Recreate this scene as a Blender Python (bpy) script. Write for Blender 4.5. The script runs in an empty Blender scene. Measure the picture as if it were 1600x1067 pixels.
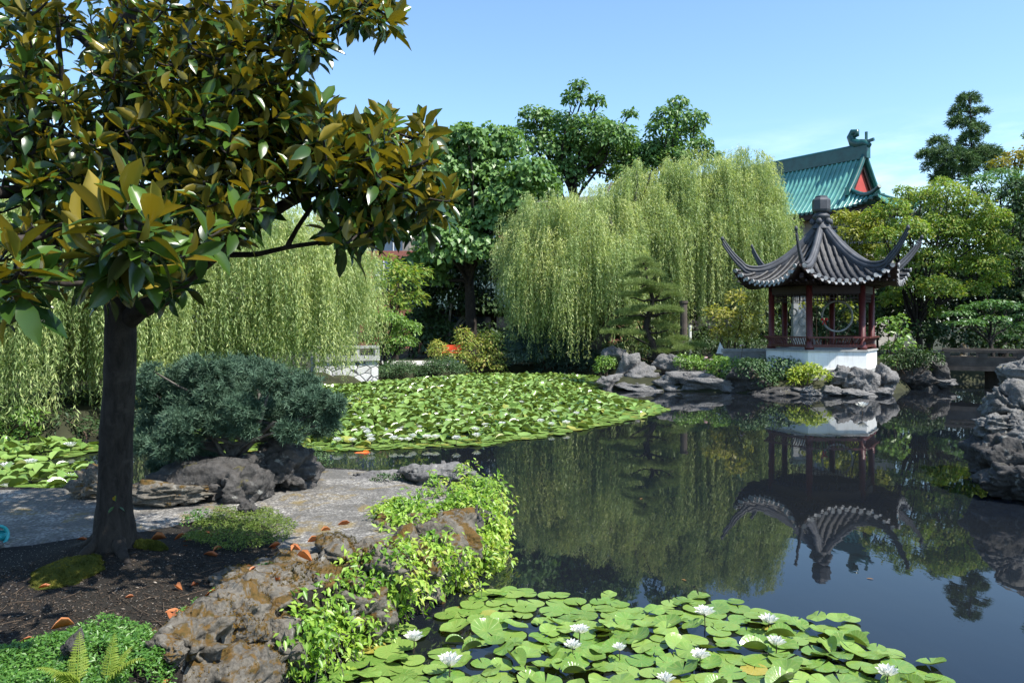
import bpy, math, random
import numpy as np
from mathutils import Vector, Matrix
random.seed(7)
rng = np.random.default_rng(7)
PI = math.pi
scene = bpy.context.scene
COL = scene.collection

# ------------------------------------------------------------------ camera model (level camera, lens shift)
F = 1225.0; CX = 800.0; HY = 503.0; EYE = 2.3
def P(px, py, Y):
    return np.array([(px - CX) / F * Y, Y, EYE + (HY - py) / F * Y])
def G(px, py, z=0.0):
    Y = (EYE - z) * F / (py - HY)
    return np.array([(px - CX) / F * Y, Y, z])
cam_d = bpy.data.cameras.new('camera')
cam = bpy.data.objects.new('camera', cam_d); COL.objects.link(cam)
cam.location = (0, 0, EYE); cam.rotation_euler = (PI / 2, 0, 0)
cam_d.sensor_width = 36.0; cam_d.lens = 36.0 * F / 1600.0
cam_d.shift_y = -(533.5 - HY) / 1600.0
cam_d.clip_end = 3000; cam_d.clip_start = 0.05
scene.camera = cam

# ------------------------------------------------------------------ noise
def _hash(ix, iy, iz, seed):
    h = (ix * 374761393 + iy * 668265263 + iz * 1274126177 + seed * 974634217) & 0xFFFFFFFF
    h = ((h ^ (h >> 13)) * 1274126177) & 0xFFFFFFFF
    h = ((h ^ (h >> 16)) * 2246822519) & 0xFFFFFFFF
    return ((h ^ (h >> 15)) & 0xFFFF) / 65535.0
def vnoise(p, seed=0):
    i = np.floor(p).astype(np.int64); f = p - i; f = f * f * (3 - 2 * f)
    r = 0
    for dx in (0, 1):
        for dy in (0, 1):
            for dz in (0, 1):
                w = (f[:, 0] if dx else 1 - f[:, 0]) * (f[:, 1] if dy else 1 - f[:, 1]) * (f[:, 2] if dz else 1 - f[:, 2])
                r = r + w * _hash(i[:, 0] + dx, i[:, 1] + dy, i[:, 2] + dz, seed)
    return r * 2 - 1
def fbm(p, oct=4, seed=0, ridged=False):
    a, s, r = 0.5, 1.0, 0
    for k in range(oct):
        n = vnoise(p * s, seed + k * 17)
        r = r + a * ((1 - np.abs(n)) * 2 - 1 if ridged else n)
        a *= 0.5; s *= 2.03
    return r

# ------------------------------------------------------------------ geometry collector
def unit(v):
    v = np.asarray(v, float)
    return v / np.maximum(np.linalg.norm(v, axis=-1, keepdims=True), 1e-9)
class Geo:
    def __init__(self):
        self.V = []; self.parts = []; self.n = 0
    def add(self, V, Fc, mat=0, tint=0.5, smooth=True):
        V = np.asarray(V, float).reshape(-1, 3); Fc = np.asarray(Fc, np.int64)
        if len(Fc) == 0: return
        t = np.broadcast_to(np.asarray(tint, float), (len(Fc),))
        self.V.append(V); self.parts.append((Fc + self.n, mat, t, smooth)); self.n += len(V)
    def inst(self, tv, tf, M, T, mat=0, tint=0.5, smooth=True):
        tv = np.asarray(tv, float); tf = np.asarray(tf, np.int64); N = len(T); k = len(tv)
        V = np.einsum('nij,kj->nki', M, tv) + np.asarray(T)[:, None, :]
        Fc = (tf[None] + (np.arange(N) * k)[:, None, None]).reshape(-1, tf.shape[1])
        t = np.repeat(np.broadcast_to(np.asarray(tint, float), (N,)), len(tf))
        self.add(V.reshape(-1, 3), Fc, mat, t, smooth)
    def box(self, c, s, rz=0.0, mat=0, tint=0.5, taper=1.0):
        v = np.array([[x, y, z] for z in (-.5, .5) for y in (-.5, .5) for x in (-.5, .5)], float)
        v[4:, :2] *= taper
        v = v * np.asarray(s, float)
        R = np.array([[math.cos(rz), -math.sin(rz), 0], [math.sin(rz), math.cos(rz), 0], [0, 0, 1]])
        self.add(v @ R.T + np.asarray(c, float), [[0, 2, 3, 1], [4, 5, 7, 6], [0, 1, 5, 4], [2, 6, 7, 3], [0, 4, 6, 2], [1, 3, 7, 5]], mat, tint, False)
    def bar(self, a, b, w, h, mat=0, tint=0.5):
        a = np.asarray(a, float); b = np.asarray(b, float); d = unit(b - a)
        s = np.cross(d, [0, 0, 1.0]); s = unit(s) if np.linalg.norm(s) > 1e-4 else np.array([1.0, 0, 0])
        u = np.cross(s, d)
        V = [q + s * i * w / 2 + u * j * h / 2 for q in (a, b) for i, j in ((-1, -1), (1, -1), (1, 1), (-1, 1))]
        self.add(V, [[3, 2, 1, 0], [4, 5, 6, 7], [0, 1, 5, 4], [1, 2, 6, 5], [2, 3, 7, 6], [3, 0, 4, 7]], mat, tint, False)
    def tube(self, pts, rad, seg=8, mat=0, tint=0.5, rough=0.0, seed=0, caps=True):
        pts = np.asarray(pts, float); n = len(pts); rad = np.broadcast_to(np.asarray(rad, float), (n,))
        d = np.gradient(pts, axis=0); d = unit(d)
        u = np.cross(d[0], [0.3, 0.2, 1.0]); u = unit(u) if np.linalg.norm(u) > 1e-3 else np.array([1.0, 0, 0])
        rings = []
        ang = np.linspace(0, 2 * PI, seg, endpoint=False)
        for i in range(n):
            u = unit(u - d[i] * np.dot(u, d[i])); w = np.cross(d[i], u)
            rings.append(pts[i] + rad[i] * (np.cos(ang)[:, None] * u + np.sin(ang)[:, None] * w))
        V = np.concatenate(rings)
        if rough:
            c = np.repeat(pts, seg, axis=0); rr = np.repeat(rad, seg)
            V = c + (V - c) * (1 + rough * fbm(V / np.maximum(rr.mean(), 1e-3) * 0.6, 3, seed))[:, None]
        Fc = [[i * seg + j, i * seg + (j + 1) % seg, (i + 1) * seg + (j + 1) % seg, (i + 1) * seg + j] for i in range(n - 1) for j in range(seg)]
        self.add(V, Fc, mat, tint)
        if caps:
            for e, base in ((0, 0), (n - 1, (n - 1) * seg)):
                Vc = np.concatenate([V[base:base + seg], pts[e:e + 1]])
                self.add(Vc, [[(j + 1) % seg, j, seg] if e == 0 else [j, (j + 1) % seg, seg] for j in range(seg)], mat, tint)
    def lathe(self, prof, c, seg=12, mat=0, tint=0.5, smooth=True, rot=0.0):
        prof = np.asarray(prof, float); ang = np.linspace(0, 2 * PI, seg, endpoint=False) + rot
        V = np.array([[r * math.cos(a), r * math.sin(a), z] for r, z in prof for a in ang]) + np.asarray(c, float)
        n = len(prof)
        self.add(V, [[i * seg + j, i * seg + (j + 1) % seg, (i + 1) * seg + (j + 1) % seg, (i + 1) * seg + j] for i in range(n - 1) for j in range(seg)], mat, tint, smooth)
    def grid(self, A, mat=0, tint=0.5, smooth=True):
        A = np.asarray(A, float); n, m = A.shape[:2]
        i, j = np.meshgrid(np.arange(n - 1), np.arange(m - 1), indexing='ij'); i = i.ravel(); j = j.ravel()
        self.add(A.reshape(-1, 3), np.stack([i * m + j, i * m + j + 1, (i + 1) * m + j + 1, (i + 1) * m + j], 1), mat, tint, smooth)
    def mesh(self, name, mats):
        me = bpy.data.meshes.new(name)
        V = np.concatenate(self.V)
        me.vertices.add(len(V)); me.vertices.foreach_set('co', V.astype(np.float32).ravel())
        loops = np.concatenate([p[0].ravel() for p in self.parts])
        tot = np.concatenate([np.full(len(p[0]), p[0].shape[1]) for p in self.parts])
        start = np.concatenate([[0], np.cumsum(tot)[:-1]])
        me.loops.add(len(loops)); me.loops.foreach_set('vertex_index', loops.astype(np.int32))
        me.polygons.add(len(tot))
        me.polygons.foreach_set('loop_start', start.astype(np.int32))
        me.polygons.foreach_set('material_index', np.concatenate([np.full(len(p[0]), p[1]) for p in self.parts]).astype(np.int32))
        me.update(calc_edges=True)
        me.polygons.foreach_set('use_smooth', np.concatenate([np.full(len(p[0]), p[3]) for p in self.parts]))
        at = me.attributes.new('tint', 'FLOAT', 'FACE')
        at.data.foreach_set('value', np.concatenate([p[2] for p in self.parts]).astype(np.float32))
        for m in (mats if isinstance(mats, (list, tuple)) else [mats]): me.materials.append(m)
        me.validate()
        return me
    def obj(self, name, mats, parent=None, **kw):
        o = bpy.data.objects.new(name, self.mesh(name, mats)); COL.objects.link(o)
        if parent is not None:
            o.parent = parent; o.matrix_parent_inverse = Matrix.Translation(-parent.location) if False else Matrix.Identity(4)
            o.location = -Vector(parent.location)
        for k, v in kw.items(): o[k] = v
        return o
def tag(o, label, cat, group=None, kind=None):
    o['label'] = label; o['category'] = cat
    if group: o['group'] = group
    if kind: o['kind'] = kind
    return o
def thing(name, label, cat, loc, group=None):
    o = bpy.data.objects.new(name, None); COL.objects.link(o)
    o.location = tuple(float(v) for v in loc); o.empty_display_size = 0.2
    return tag(o, label, cat, group)
def struct(name, geo, mats, kind='structure'):
    o = geo.obj(name, mats); o['kind'] = kind
    return o
def copy_tree(src, loc, rz=0.0, scale=1.0):
    r = src.copy(); COL.objects.link(r); r.location = loc; r.rotation_euler = (0, 0, rz); r.scale = (scale,) * 3
    for ch in list(src.children):
        c = ch.copy(); COL.objects.link(c); c.parent = r
    return r

# ------------------------------------------------------------------ materials
class NT:
    def __init__(self, name):
        self.m = bpy.data.materials.new(name); self.m.use_nodes = True
        self.t = self.m.node_tree; self.t.nodes.clear()
        self.out = self.t.nodes.new('ShaderNodeOutputMaterial')
    def n(self, typ, **kw):
        nd = self.t.nodes.new('ShaderNode' + typ)
        for k, v in kw.items():
            if k.startswith('in_'):
                nd.inputs[k[3:].replace('_', ' ')].default_value = v
            else: setattr(nd, k, v)
        return nd
    def l(self, a, b): self.t.links.new(a, b)
    def pos(self):
        return self.n('NewGeometry').outputs['Position']
    def objc(self):
        return self.n('TexCoord').outputs['Object']
    def noise(self, scale, detail=4, rough=0.55, vec=None, dist=0.0):
        nd = self.n('TexNoise'); nd.inputs['Scale'].default_value = scale; nd.inputs['Detail'].default_value = detail
        nd.inputs['Roughness'].default_value = rough; nd.inputs['Distortion'].default_value = dist
        self.l(vec if vec is not None else self.pos(), nd.inputs['Vector']); return nd.outputs['Fac']
    def vor(self, scale, feature='F1', vec=None, out='Distance'):
        nd = self.n('TexVoronoi'); nd.feature = feature; nd.inputs['Scale'].default_value = scale
        self.l(vec if vec is not None else self.pos(), nd.inputs['Vector']); return nd.outputs[out]
    def ramp(self, fac, stops, interp='LINEAR'):
        r = self.n('ValToRGB'); r.color_ramp.interpolation = interp
        e = r.color_ramp.elements
        while len(e) < len(stops): e.new(0.5)
        for k, (p, c) in enumerate(stops):
            e[k].position = p; e[k].color = (*c, 1) if len(c) == 3 else c
        self.l(fac, r.inputs['Fac']); return r.outputs['Color']
    def mix(self, fac, a, b, blend='MIX'):
        m = self.n('Mix'); m.data_type = 'RGBA'; m.blend_type = blend
        for s, v in ((m.inputs[0], fac), (m.inputs[6], a), (m.inputs[7], b)):
            if hasattr(v, 'is_linked'): self.l(v, s)
            elif isinstance(v, (int, float)): s.default_value = v
            else: s.default_value = (*v, 1)
        return m.outputs[2]
    def math(self, op, a, b=None):
        m = self.n('Math'); m.operation = op
        for s, v in ((m.inputs[0], a), (m.inputs[1], b)):
            if v is None: continue
            if hasattr(v, 'is_linked'): self.l(v, s)
            else: s.default_value = v
        return m.outputs[0]
    def bump(self, h, strength=0.5, dist=0.02, normal=None):
        b = self.n('Bump'); b.inputs['Strength'].default_value = strength; b.inputs['Distance'].default_value = dist
        self.l(h, b.inputs['Height'])
        if normal is not None: self.l(normal, b.inputs['Normal'])
        return b.outputs['Normal']
    def principled(self, color, rough=0.6, spec=0.4, normal=None, **kw):
        p = self.n('BsdfPrincipled')
        for s, v in ((p.inputs['Base Color'], color), (p.inputs['Roughness'], rough), (p.inputs['Specular IOR Level'], spec)):
            if hasattr(v, 'is_linked'): self.l(v, s)
            elif isinstance(v, (int, float)): s.default_value = v
            else: s.default_value = (*v, 1)
        if normal is not None: self.l(normal, p.inputs['Normal'])
        for k, v in kw.items(): p.inputs[k.replace('_', ' ')].default_value = v
        return p.outputs[0]
    def done(self, sh):
        self.l(sh, self.out.inputs['Surface']); return self.m
def attr(nt, name='tint'):
    a = nt.n('Attribute'); a.attribute_name = name; return a.outputs['Fac']
def leaf_mat(name, ca, cb, trans=0.35, tcol=None, rough=0.45, spec=0.4, under=None, cc=None):
    nt = NT(name); t = attr(nt)
    c = nt.ramp(t, [(0.0, ca), (0.6 if cc else 1.0, cb)] + ([(1.0, cc)] if cc else []))
    if under is not None:
        bf = nt.n('NewGeometry').outputs['Backfacing']
        cu = nt.ramp(t, [(0.0, under[0]), (1.0, under[1])])
        c = nt.mix(bf, c, cu)
    p = nt.principled(c, rough, spec)
    tr = nt.n('BsdfTranslucent')
    tc = nt.mix(1.0, c, tcol if tcol else (1.3, 1.35, 0.5), 'MULTIPLY')
    nt.l(tc, tr.inputs['Color'])
    mx = nt.n('MixShader'); mx.inputs[0].default_value = trans
    nt.l(p, mx.inputs[1]); nt.l(tr.outputs[0], mx.inputs[2])
    return nt.done(mx.outputs[0])
def plain(name, col, rough=0.6, spec=0.35, var=0.25, scale=6.0, bump=0.0, bscale=40.0, metallic=0.0):
    nt = NT(name); v = nt.objc()
    f = nt.noise(scale, 5, 0.6, v)
    lo = tuple(c * (1 - var) for c in col); hi = tuple(min(1, c * (1 + var)) for c in col)
    c = nt.ramp(f, [(0.3, lo), (0.7, hi)])
    nm = nt.bump(nt.noise(bscale, 4, 0.6, v), bump, 0.01) if bump else None
    return nt.done(nt.principled(c, rough, spec, nm, Metallic=metallic))
def rock_mat(name, dark, light, moss=None, moss_amt=0.5, lich=0.3, scale=1.0, moss2=None):
    nt = NT(name); v = nt.pos()
    f1 = nt.noise(3.0 * scale, 8, 0.65, v, 0.4)
    c = nt.ramp(f1, [(0.28, dark), (0.48, tuple((a + b) / 2 for a, b in zip(dark, light))), (0.7, light)])
    f2 = nt.noise(38 * scale, 3, 0.7, v)
    c = nt.mix(nt.ramp(f2, [(0.35, (0, 0, 0)), (0.65, (0.55, 0.55, 0.55))]), c, tuple(min(.6, a * 1.5) for a in light))
    lic = nt.ramp(nt.noise(7 * scale, 4, 0.6, v, 1.0), [(0.62, (0, 0, 0)), (0.68, (lich, lich, lich))])
    c = nt.mix(lic, c, (0.46, 0.46, 0.42))
    if moss:
        mk = nt.noise(4.5 * scale, 6, 0.7, v, 0.6)
        nz = nt.n('SeparateXYZ'); nt.l(nt.n('NewGeometry').outputs['Normal'], nz.inputs[0])
        mk = nt.math('ADD', mk, nt.math('MULTIPLY', nz.outputs[2], 0.06))
        mc = nt.ramp(nt.noise(25 * scale, 4, 0.7, v), [(0.3, moss), (0.7, moss2 or tuple(1.6 * a for a in moss))])
        c = nt.mix(nt.ramp(mk, [(0.68 - 0.25 * moss_amt, (0, 0, 0)), (0.74 - 0.25 * moss_amt, (1, 1, 1))]), c, mc)
    h = nt.math('ADD', nt.noise(14 * scale, 8, 0.7, v), nt.math('MULTIPLY', nt.vor(22 * scale, 'F1', v), 0.5))
    nm = nt.bump(h, 0.75, 0.03 / scale)
    return nt.done(nt.principled(c, 0.85, 0.25, nm))

M = {}
M['rock_near'] = rock_mat('rock_near', (0.018, 0.016, 0.013), (0.125, 0.113, 0.094), (0.045, 0.036, 0.009), 0.56, 0.3, 1.0, (0.13, 0.07, 0.018))
M['rock_dark'] = rock_mat('rock_dark', (0.012, 0.0115, 0.011), (0.065, 0.061, 0.058), (0.06, 0.055, 0.02), 0.15, 0.35, 0.7)  # dark stone; shade on some of the rocks is put into this colour too
M['rock_grey'] = rock_mat('rock_grey', (0.022, 0.022, 0.023), (0.155, 0.15, 0.146), None, 0, 0.4, 0.6)
M['rock_right'] = rock_mat('rock_right', (0.02, 0.02, 0.021), (0.15, 0.146, 0.138), (0.16, 0.13, 0.04), 0.12, 0.4, 0.8)
def soil():
    nt = NT('soil'); v = nt.pos()
    c = nt.ramp(nt.noise(30, 6, 0.7, v), [(0.3, (0.005, 0.0045, 0.004)), (0.7, (0.022, 0.0185, 0.0165))])
    rnd = nt.n('TexVoronoi'); rnd.inputs['Scale'].default_value = 55; nt.l(v, rnd.inputs['Vector'])
    sp = nt.math('MULTIPLY', nt.math('LESS_THAN', rnd.outputs['Distance'], 0.24), nt.math('GREATER_THAN', nt.n('SeparateColor').outputs[0], 2.0))
    sc = nt.n('SeparateColor'); nt.l(rnd.outputs['Color'], sc.inputs[0])
    sp = nt.math('MULTIPLY', nt.math('LESS_THAN', rnd.outputs['Distance'], 0.26), nt.math('GREATER_THAN', sc.outputs[0], 0.80))
    c = nt.mix(sp, c, (0.30, 0.27, 0.24))
    big = nt.noise(0.5, 3, 0.5, v)
    c = nt.mix(nt.ramp(big, [(0.5, (0, 0, 0)), (0.62, (.5, .5, .5))]), c, (0.026, 0.022, 0.015))
    nm = nt.bump(nt.math('ADD', nt.noise(60, 5, 0.7, v), nt.vor(70, 'F1', v)), 0.9, 0.012)
    return nt.done(nt.principled(c, 0.9, 0.2, nm))
M['soil'] = soil()
def paving():
    nt = NT('pebble_paving'); v = nt.pos()
    vo = nt.n('TexVoronoi'); vo.inputs['Scale'].default_value = 42; nt.l(v, vo.inputs['Vector'])
    sc = nt.n('SeparateColor'); nt.l(vo.outputs['Color'], sc.inputs[0])
    c = nt.ramp(sc.outputs[0], [(0.0, (0.10, 0.095, 0.088)), (0.5, (0.23, 0.22, 0.205)), (1.0, (0.40, 0.38, 0.345))])
    c = nt.mix(nt.ramp(vo.outputs['Distance'], [(0.35, (0, 0, 0)), (0.75, (.8, .8, .8))]), c, (0.09, 0.085, 0.08))
    st = nt.noise(1.6, 6, 0.65, v, 0.7)
    c = nt.mix(nt.ramp(st, [(0.44, (.8, .8, .8)), (0.58, (0, 0, 0))]), c, (0.085, 0.08, 0.072))
    mo = nt.noise(2.6, 7, 0.7, v, 0.9)
    c = nt.mix(nt.ramp(mo, [(0.54, (0, 0, 0)), (0.64, (.8, .8, .8))]), c, (0.17, 0.125, 0.045))
    nm = nt.bump(nt.math('SUBTRACT', nt.noise(8, 6, 0.6, v), nt.vor(42, 'F1', v)), 0.8, 0.012)
    return nt.done(nt.principled(c, 0.8, 0.3, nm))
M['paving'] = paving()
M['far_soil'] = plain('garden_soil', (0.03, 0.032, 0.016), 0.9, 0.2, 0.5, 2.0, 0.6, 30)
def water():
    nt = NT('pond_water'); v = nt.pos()
    mp = nt.n('Mapping'); mp.inputs['Scale'].default_value = (1.0, 0.45, 1.0); nt.l(v, mp.inputs['Vector'])
    h = nt.math('ADD', nt.noise(3.2, 3, 0.5, mp.outputs[0], 0.3), nt.math('MULTIPLY', nt.noise(16, 2, 0.5, mp.outputs[0]), 0.10))
    nm = nt.bump(h, 0.034, 0.03)
    c = nt.ramp(nt.noise(0.35, 4, 0.6, v), [(0.3, (0.005, 0.0075, 0.0125)), (0.7, (0.0095, 0.011, 0.012))])  # blue of the reflected sky is mixed into the base colour
    return nt.done(nt.principled(c, 0.015, 0.5, nm, IOR=1.36))
M['water'] = water()
def bark(name, a, b, sc=1.0):
    nt = NT(name); v = nt.pos()
    mp = nt.n('Mapping'); mp.inputs['Scale'].default_value = (1, 1, 0.35); nt.l(v, mp.inputs['Vector'])
    f = nt.noise(18 * sc, 7, 0.7, mp.outputs[0], 0.5)
    c = nt.ramp(f, [(0.3, a), (0.7, b)])
    c = nt.mix(nt.ramp(nt.noise(4 * sc, 5, .6, v), [(0.56, (0, 0, 0)), (0.66, (.6, .6, .6))]), c, tuple(min(.5, q * 1.7) for q in b))
    return nt.done(nt.principled(c, 0.85, 0.2, nt.bump(f, 0.9, 0.02)))
M['bark_dark'] = bark('bark_dark', (0.010, 0.008, 0.007), (0.045, 0.038, 0.032))
M['bark_grey'] = bark('bark_grey', (0.05, 0.045, 0.04), (0.17, 0.155, 0.14), 0.5)
M['bark_twig'] = bark('bark_twig', (0.035, 0.025, 0.018), (0.10, 0.07, 0.05))
M['bark_pale'] = bark('bark_pale', (0.16, 0.15, 0.14), (0.36, 0.34, 0.31), 0.4)
# foliage
M['magnolia'] = leaf_mat('magnolia_leaf', (0.016, 0.045, 0.008), (0.075, 0.14, 0.018), 0.18, (1.6, 1.5, 0.4), 0.27, 0.42, ((0.03, 0.045, 0.012), (0.33, 0.25, 0.035)))
M['willow'] = leaf_mat('willow_leaf', (0.17, 0.25, 0.085), (0.38, 0.46, 0.19), 0.36, (1.15, 1.2, 0.7), 0.5, 0.35, None, (0.50, 0.53, 0.21))
M['catalpa'] = leaf_mat('catalpa_leaf', (0.085, 0.179, 0.052), (0.171, 0.289, 0.090), 0.3, None, 0.42, 0.45)
M['tall'] = leaf_mat('tall_tree_leaf', (0.078, 0.172, 0.051), (0.158, 0.265, 0.075), 0.3, None, 0.45, 0.4)
M['maple'] = leaf_mat('maple_leaf', (0.11, 0.21, 0.036), (0.23, 0.33, 0.066), 0.4, None, 0.5, 0.3, None, (0.27, 0.26, 0.055))
M['yellow'] = leaf_mat('yellow_green_leaf', (0.16, 0.21, 0.03), (0.30, 0.30, 0.05), 0.4, None, 0.5, 0.35)
M['pinnate'] = leaf_mat('pinnate_leaf', (0.060, 0.144, 0.042), (0.120, 0.228, 0.060), 0.3, None, 0.45, 0.35)
M['dark'] = leaf_mat('dark_leaf', (0.022, 0.050, 0.017), (0.061, 0.105, 0.033), 0.2, None, 0.5, 0.3)  # dark leaves; shade behind and under the trees is put into this colour
M['orange_leaf'] = leaf_mat('orange_tinged_leaf', (0.14, 0.18, 0.03), (0.32, 0.24, 0.04), 0.35, None, 0.5, 0.3)
M['conifer'] = leaf_mat('conifer_needles', (0.038, 0.086, 0.035), (0.115, 0.192, 0.058), 0.12, None, 0.6, 0.25)
M['pine'] = leaf_mat('pine_needles', (0.085, 0.14, 0.035), (0.22, 0.28, 0.08), 0.15, None, 0.55, 0.3)
M['juniper'] = leaf_mat('juniper_sprays', (0.026, 0.062, 0.038), (0.115, 0.195, 0.125), 0.1, (1.1, 1.2, .9), 0.6, 0.3)
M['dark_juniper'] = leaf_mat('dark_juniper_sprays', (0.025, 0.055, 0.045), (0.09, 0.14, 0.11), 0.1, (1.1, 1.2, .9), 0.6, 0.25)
M['bush'] = leaf_mat('bush_leaf', (0.088, 0.187, 0.033), (0.209, 0.330, 0.066), 0.3, None, 0.4, 0.45)
M['lime'] = leaf_mat('lime_leaf', (0.20, 0.30, 0.03), (0.38, 0.42, 0.06), 0.35, None, 0.45, 0.4)
M['nandina'] = leaf_mat('nandina_leaf', (0.17, 0.27, 0.05), (0.36, 0.40, 0.10), 0.38, None, 0.5, 0.35, None, (0.44, 0.32, 0.12))
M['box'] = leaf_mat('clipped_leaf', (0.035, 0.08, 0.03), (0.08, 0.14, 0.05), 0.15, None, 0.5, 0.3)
M['creeper'] = leaf_mat('creeper_leaf', (0.112, 0.237, 0.025), (0.300, 0.450, 0.062), 0.35, None, 0.4, 0.45, None, (0.36, 0.40, 0.08))
M['cover'] = leaf_mat('ground_cover_leaf', (0.044, 0.132, 0.022), (0.121, 0.253, 0.044), 0.3, None, 0.4, 0.45)
M['thyme'] = leaf_mat('low_cover_leaf', (0.06, 0.11, 0.015), (0.16, 0.21, 0.04), 0.3, None, 0.5, 0.35)
M['fern'] = leaf_mat('fern_leaf', (0.16, 0.24, 0.03), (0.28, 0.34, 0.06), 0.4, None, 0.5, 0.3)
M['bamboo'] = leaf_mat('bamboo_leaf', (0.230, 0.253, 0.057), (0.414, 0.380, 0.115), 0.4, None, 0.5, 0.3)
M['moss'] = leaf_mat('moss_tufts', (0.045, 0.055, 0.010), (0.16, 0.15, 0.028), 0.2, None, 0.8, 0.1)
M['rock_moss'] = leaf_mat('brown_moss_tufts', (0.05, 0.045, 0.010), (0.17, 0.10, 0.022), 0.15, None, 0.8, 0.1)
M['litter_brown'] = leaf_mat('sunken_leaf', (0.12, 0.05, 0.02), (0.30, 0.16, 0.04), 0.15, (1.2, 1, .7), 0.4, 0.4)
M['litter'] = leaf_mat('fallen_leaf', (0.30, 0.085, 0.03), (0.42, 0.17, 0.06), 0.15, (1.2, 1, .7), 0.5, 0.35)
def pad_mat(name, ca, cb, veins=True):
    nt = NT(name); oi = nt.n('ObjectInfo').outputs['Random']; t = attr(nt)
    r = nt.math('FRACT', nt.math('ADD', oi, t))
    c = nt.ramp(r, [(0, ca), (0.6, cb), (1.0, tuple(q * 0.78 for q in ca))])
    v = nt.pos()
    c = nt.mix(nt.ramp(nt.noise(26, 5, 0.65, v), [(0.48, (0, 0, 0)), (0.75, (.55, .55, .55))]), c, (0.26, 0.30, 0.07))
    h = nt.noise(22, 3, .5, v)
    if veins:
        sp = nt.n('SeparateXYZ'); nt.l(nt.objc(), sp.inputs[0])
        an = nt.math('MULTIPLY', nt.math('ARCTAN2', sp.outputs[1], sp.outputs[0]), 7.0)
        an = nt.math('ADD', an, nt.math('MULTIPLY', nt.noise(3, 2, .5, nt.objc()), 1.2))
        ve = nt.math('POWER', nt.math('ABSOLUTE', nt.math('COSINE', an)), 26.0)
        c = nt.mix(nt.math('MULTIPLY', ve, 0.38), c, (0.34, 0.40, 0.12))
        h = nt.math('SUBTRACT', h, nt.math('MULTIPLY', ve, 0.5))
    c = nt.mix(nt.ramp(nt.noise(48, 2, 0.5, v), [(0.70, (0, 0, 0)), (0.74, (.8, .8, .8))]), c, (0.12, 0.07, 0.02))
    bf = nt.n('NewGeometry').outputs['Backfacing']
    c = nt.mix(bf, c, (0.13, 0.16, 0.045))
    p = nt.principled(c, 0.24, 0.55, nt.bump(h, 0.25, 0.01))
    tr = nt.n('BsdfTranslucent'); nt.l(nt.mix(1.0, c, (1.1, 1.3, .4), 'MULTIPLY'), tr.inputs['Color'])
    mx = nt.n('MixShader'); mx.inputs[0].default_value = 0.22; nt.l(p, mx.inputs[1]); nt.l(tr.outputs[0], mx.inputs[2])
    return nt.done(mx.outputs[0])
M['pad_far'] = pad_mat('lily_pad_field_green', (0.14, 0.26, 0.05), (0.25, 0.37, 0.10), False)
M['pad_far_yellow'] = pad_mat('lily_pad_field_yellow', (0.26, 0.31, 0.06), (0.34, 0.32, 0.07), False)
M['pad'] = pad_mat('lily_pad_green', (0.115, 0.24, 0.04), (0.22, 0.34, 0.075))
M['pad_yellow'] = pad_mat('lily_pad_yellow', (0.28, 0.30, 0.05), (0.42, 0.32, 0.06))
M['petal'] = leaf_mat('white_petal', (0.78, 0.78, 0.74), (0.85, 0.85, 0.82), 0.3, (1, 1, .95), 0.5, 0.3)
M['stamen'] = plain('stamen_yellow', (0.75, 0.50, 0.05), 0.6)
M['pink'] = leaf_mat('pink_petal', (0.62, 0.35, 0.36), (0.75, 0.62, 0.60), 0.3, (1, .9, .9), 0.5, 0.3)
# built things
M['tile_grey'] = plain('grey_roof_tile', (0.034, 0.034, 0.036), 0.55, 0.4, 0.55, 5.0, 0.5, 30)
M['ridge_grey'] = plain('grey_ridge_mortar', (0.058, 0.061, 0.07), 0.6, 0.35, 0.35, 3.0, 0.3, 20)
M['tile_end'] = plain('pale_tile_end', (0.30, 0.30, 0.30), 0.6, 0.35, 0.4, 8.0)
M['red_wood'] = plain('dark_red_lacquer', (0.085, 0.016, 0.014), 0.42, 0.45, 0.3, 4.0)
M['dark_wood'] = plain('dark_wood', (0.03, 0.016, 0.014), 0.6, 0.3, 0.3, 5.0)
def plaster():
    nt = NT('white_plaster'); v = nt.pos()
    c = nt.ramp(nt.noise(1.6, 5, .6, v), [(.3, (0.70, 0.70, 0.67)), (.6, (0.80, 0.80, 0.79))])
    mp = nt.n('Mapping'); mp.inputs['Scale'].default_value = (5, 5, .7); nt.l(v, mp.inputs['Vector'])
    st = nt.ramp(nt.noise(1.5, 5, .65, mp.outputs[0]), [(.54, (0, 0, 0)), (.72, (.55, .55, .55))])
    c = nt.mix(st, c, (0.42, 0.41, 0.36))
    return nt.done(nt.principled(c, 0.8, 0.2, nt.bump(nt.noise(50, 4, .6, v), .15, .01)))
M['plaster'] = plaster()
M['mulch'] = leaf_mat('mulch_chips', (0.02, 0.014, 0.010), (0.09, 0.065, 0.045), 0.0, None, 0.8, 0.2, None, (0.34, 0.30, 0.25))
M['plinth'] = plain('grey_plinth_stone', (0.32, 0.32, 0.31), 0.8, 0.25, 0.25, 4.0, 0.3, 40)
M['bridge'] = plain('weathered_bridge_stone', (0.085, 0.07, 0.058), 0.8, 0.25, 0.4, 3.0, 0.5, 25)
M['tile_green'] = plain('green_glazed_tile', (0.10, 0.28, 0.25), 0.2, 0.6, 0.25, 1.2)
M['tile_dark_green'] = plain('dark_green_ridge', (0.012, 0.075, 0.07), 0.3, 0.5, 0.3, 2.0)
M['gable_red'] = plain('red_gable', (0.42, 0.07, 0.06), 0.7, 0.25, 0.12, 2.0)
M['stone_beige'] = plain('beige_facade', (0.26, 0.24, 0.21), 0.8, 0.25, 0.2, 2.0)
M['window'] = plain('dark_blue_window', (0.05, 0.08, 0.13), 0.08, 0.6, 0.2, 1.0)
M['grey_ring'] = plain('grey_hoop', (0.30, 0.31, 0.30), 0.6, 0.3)
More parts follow.
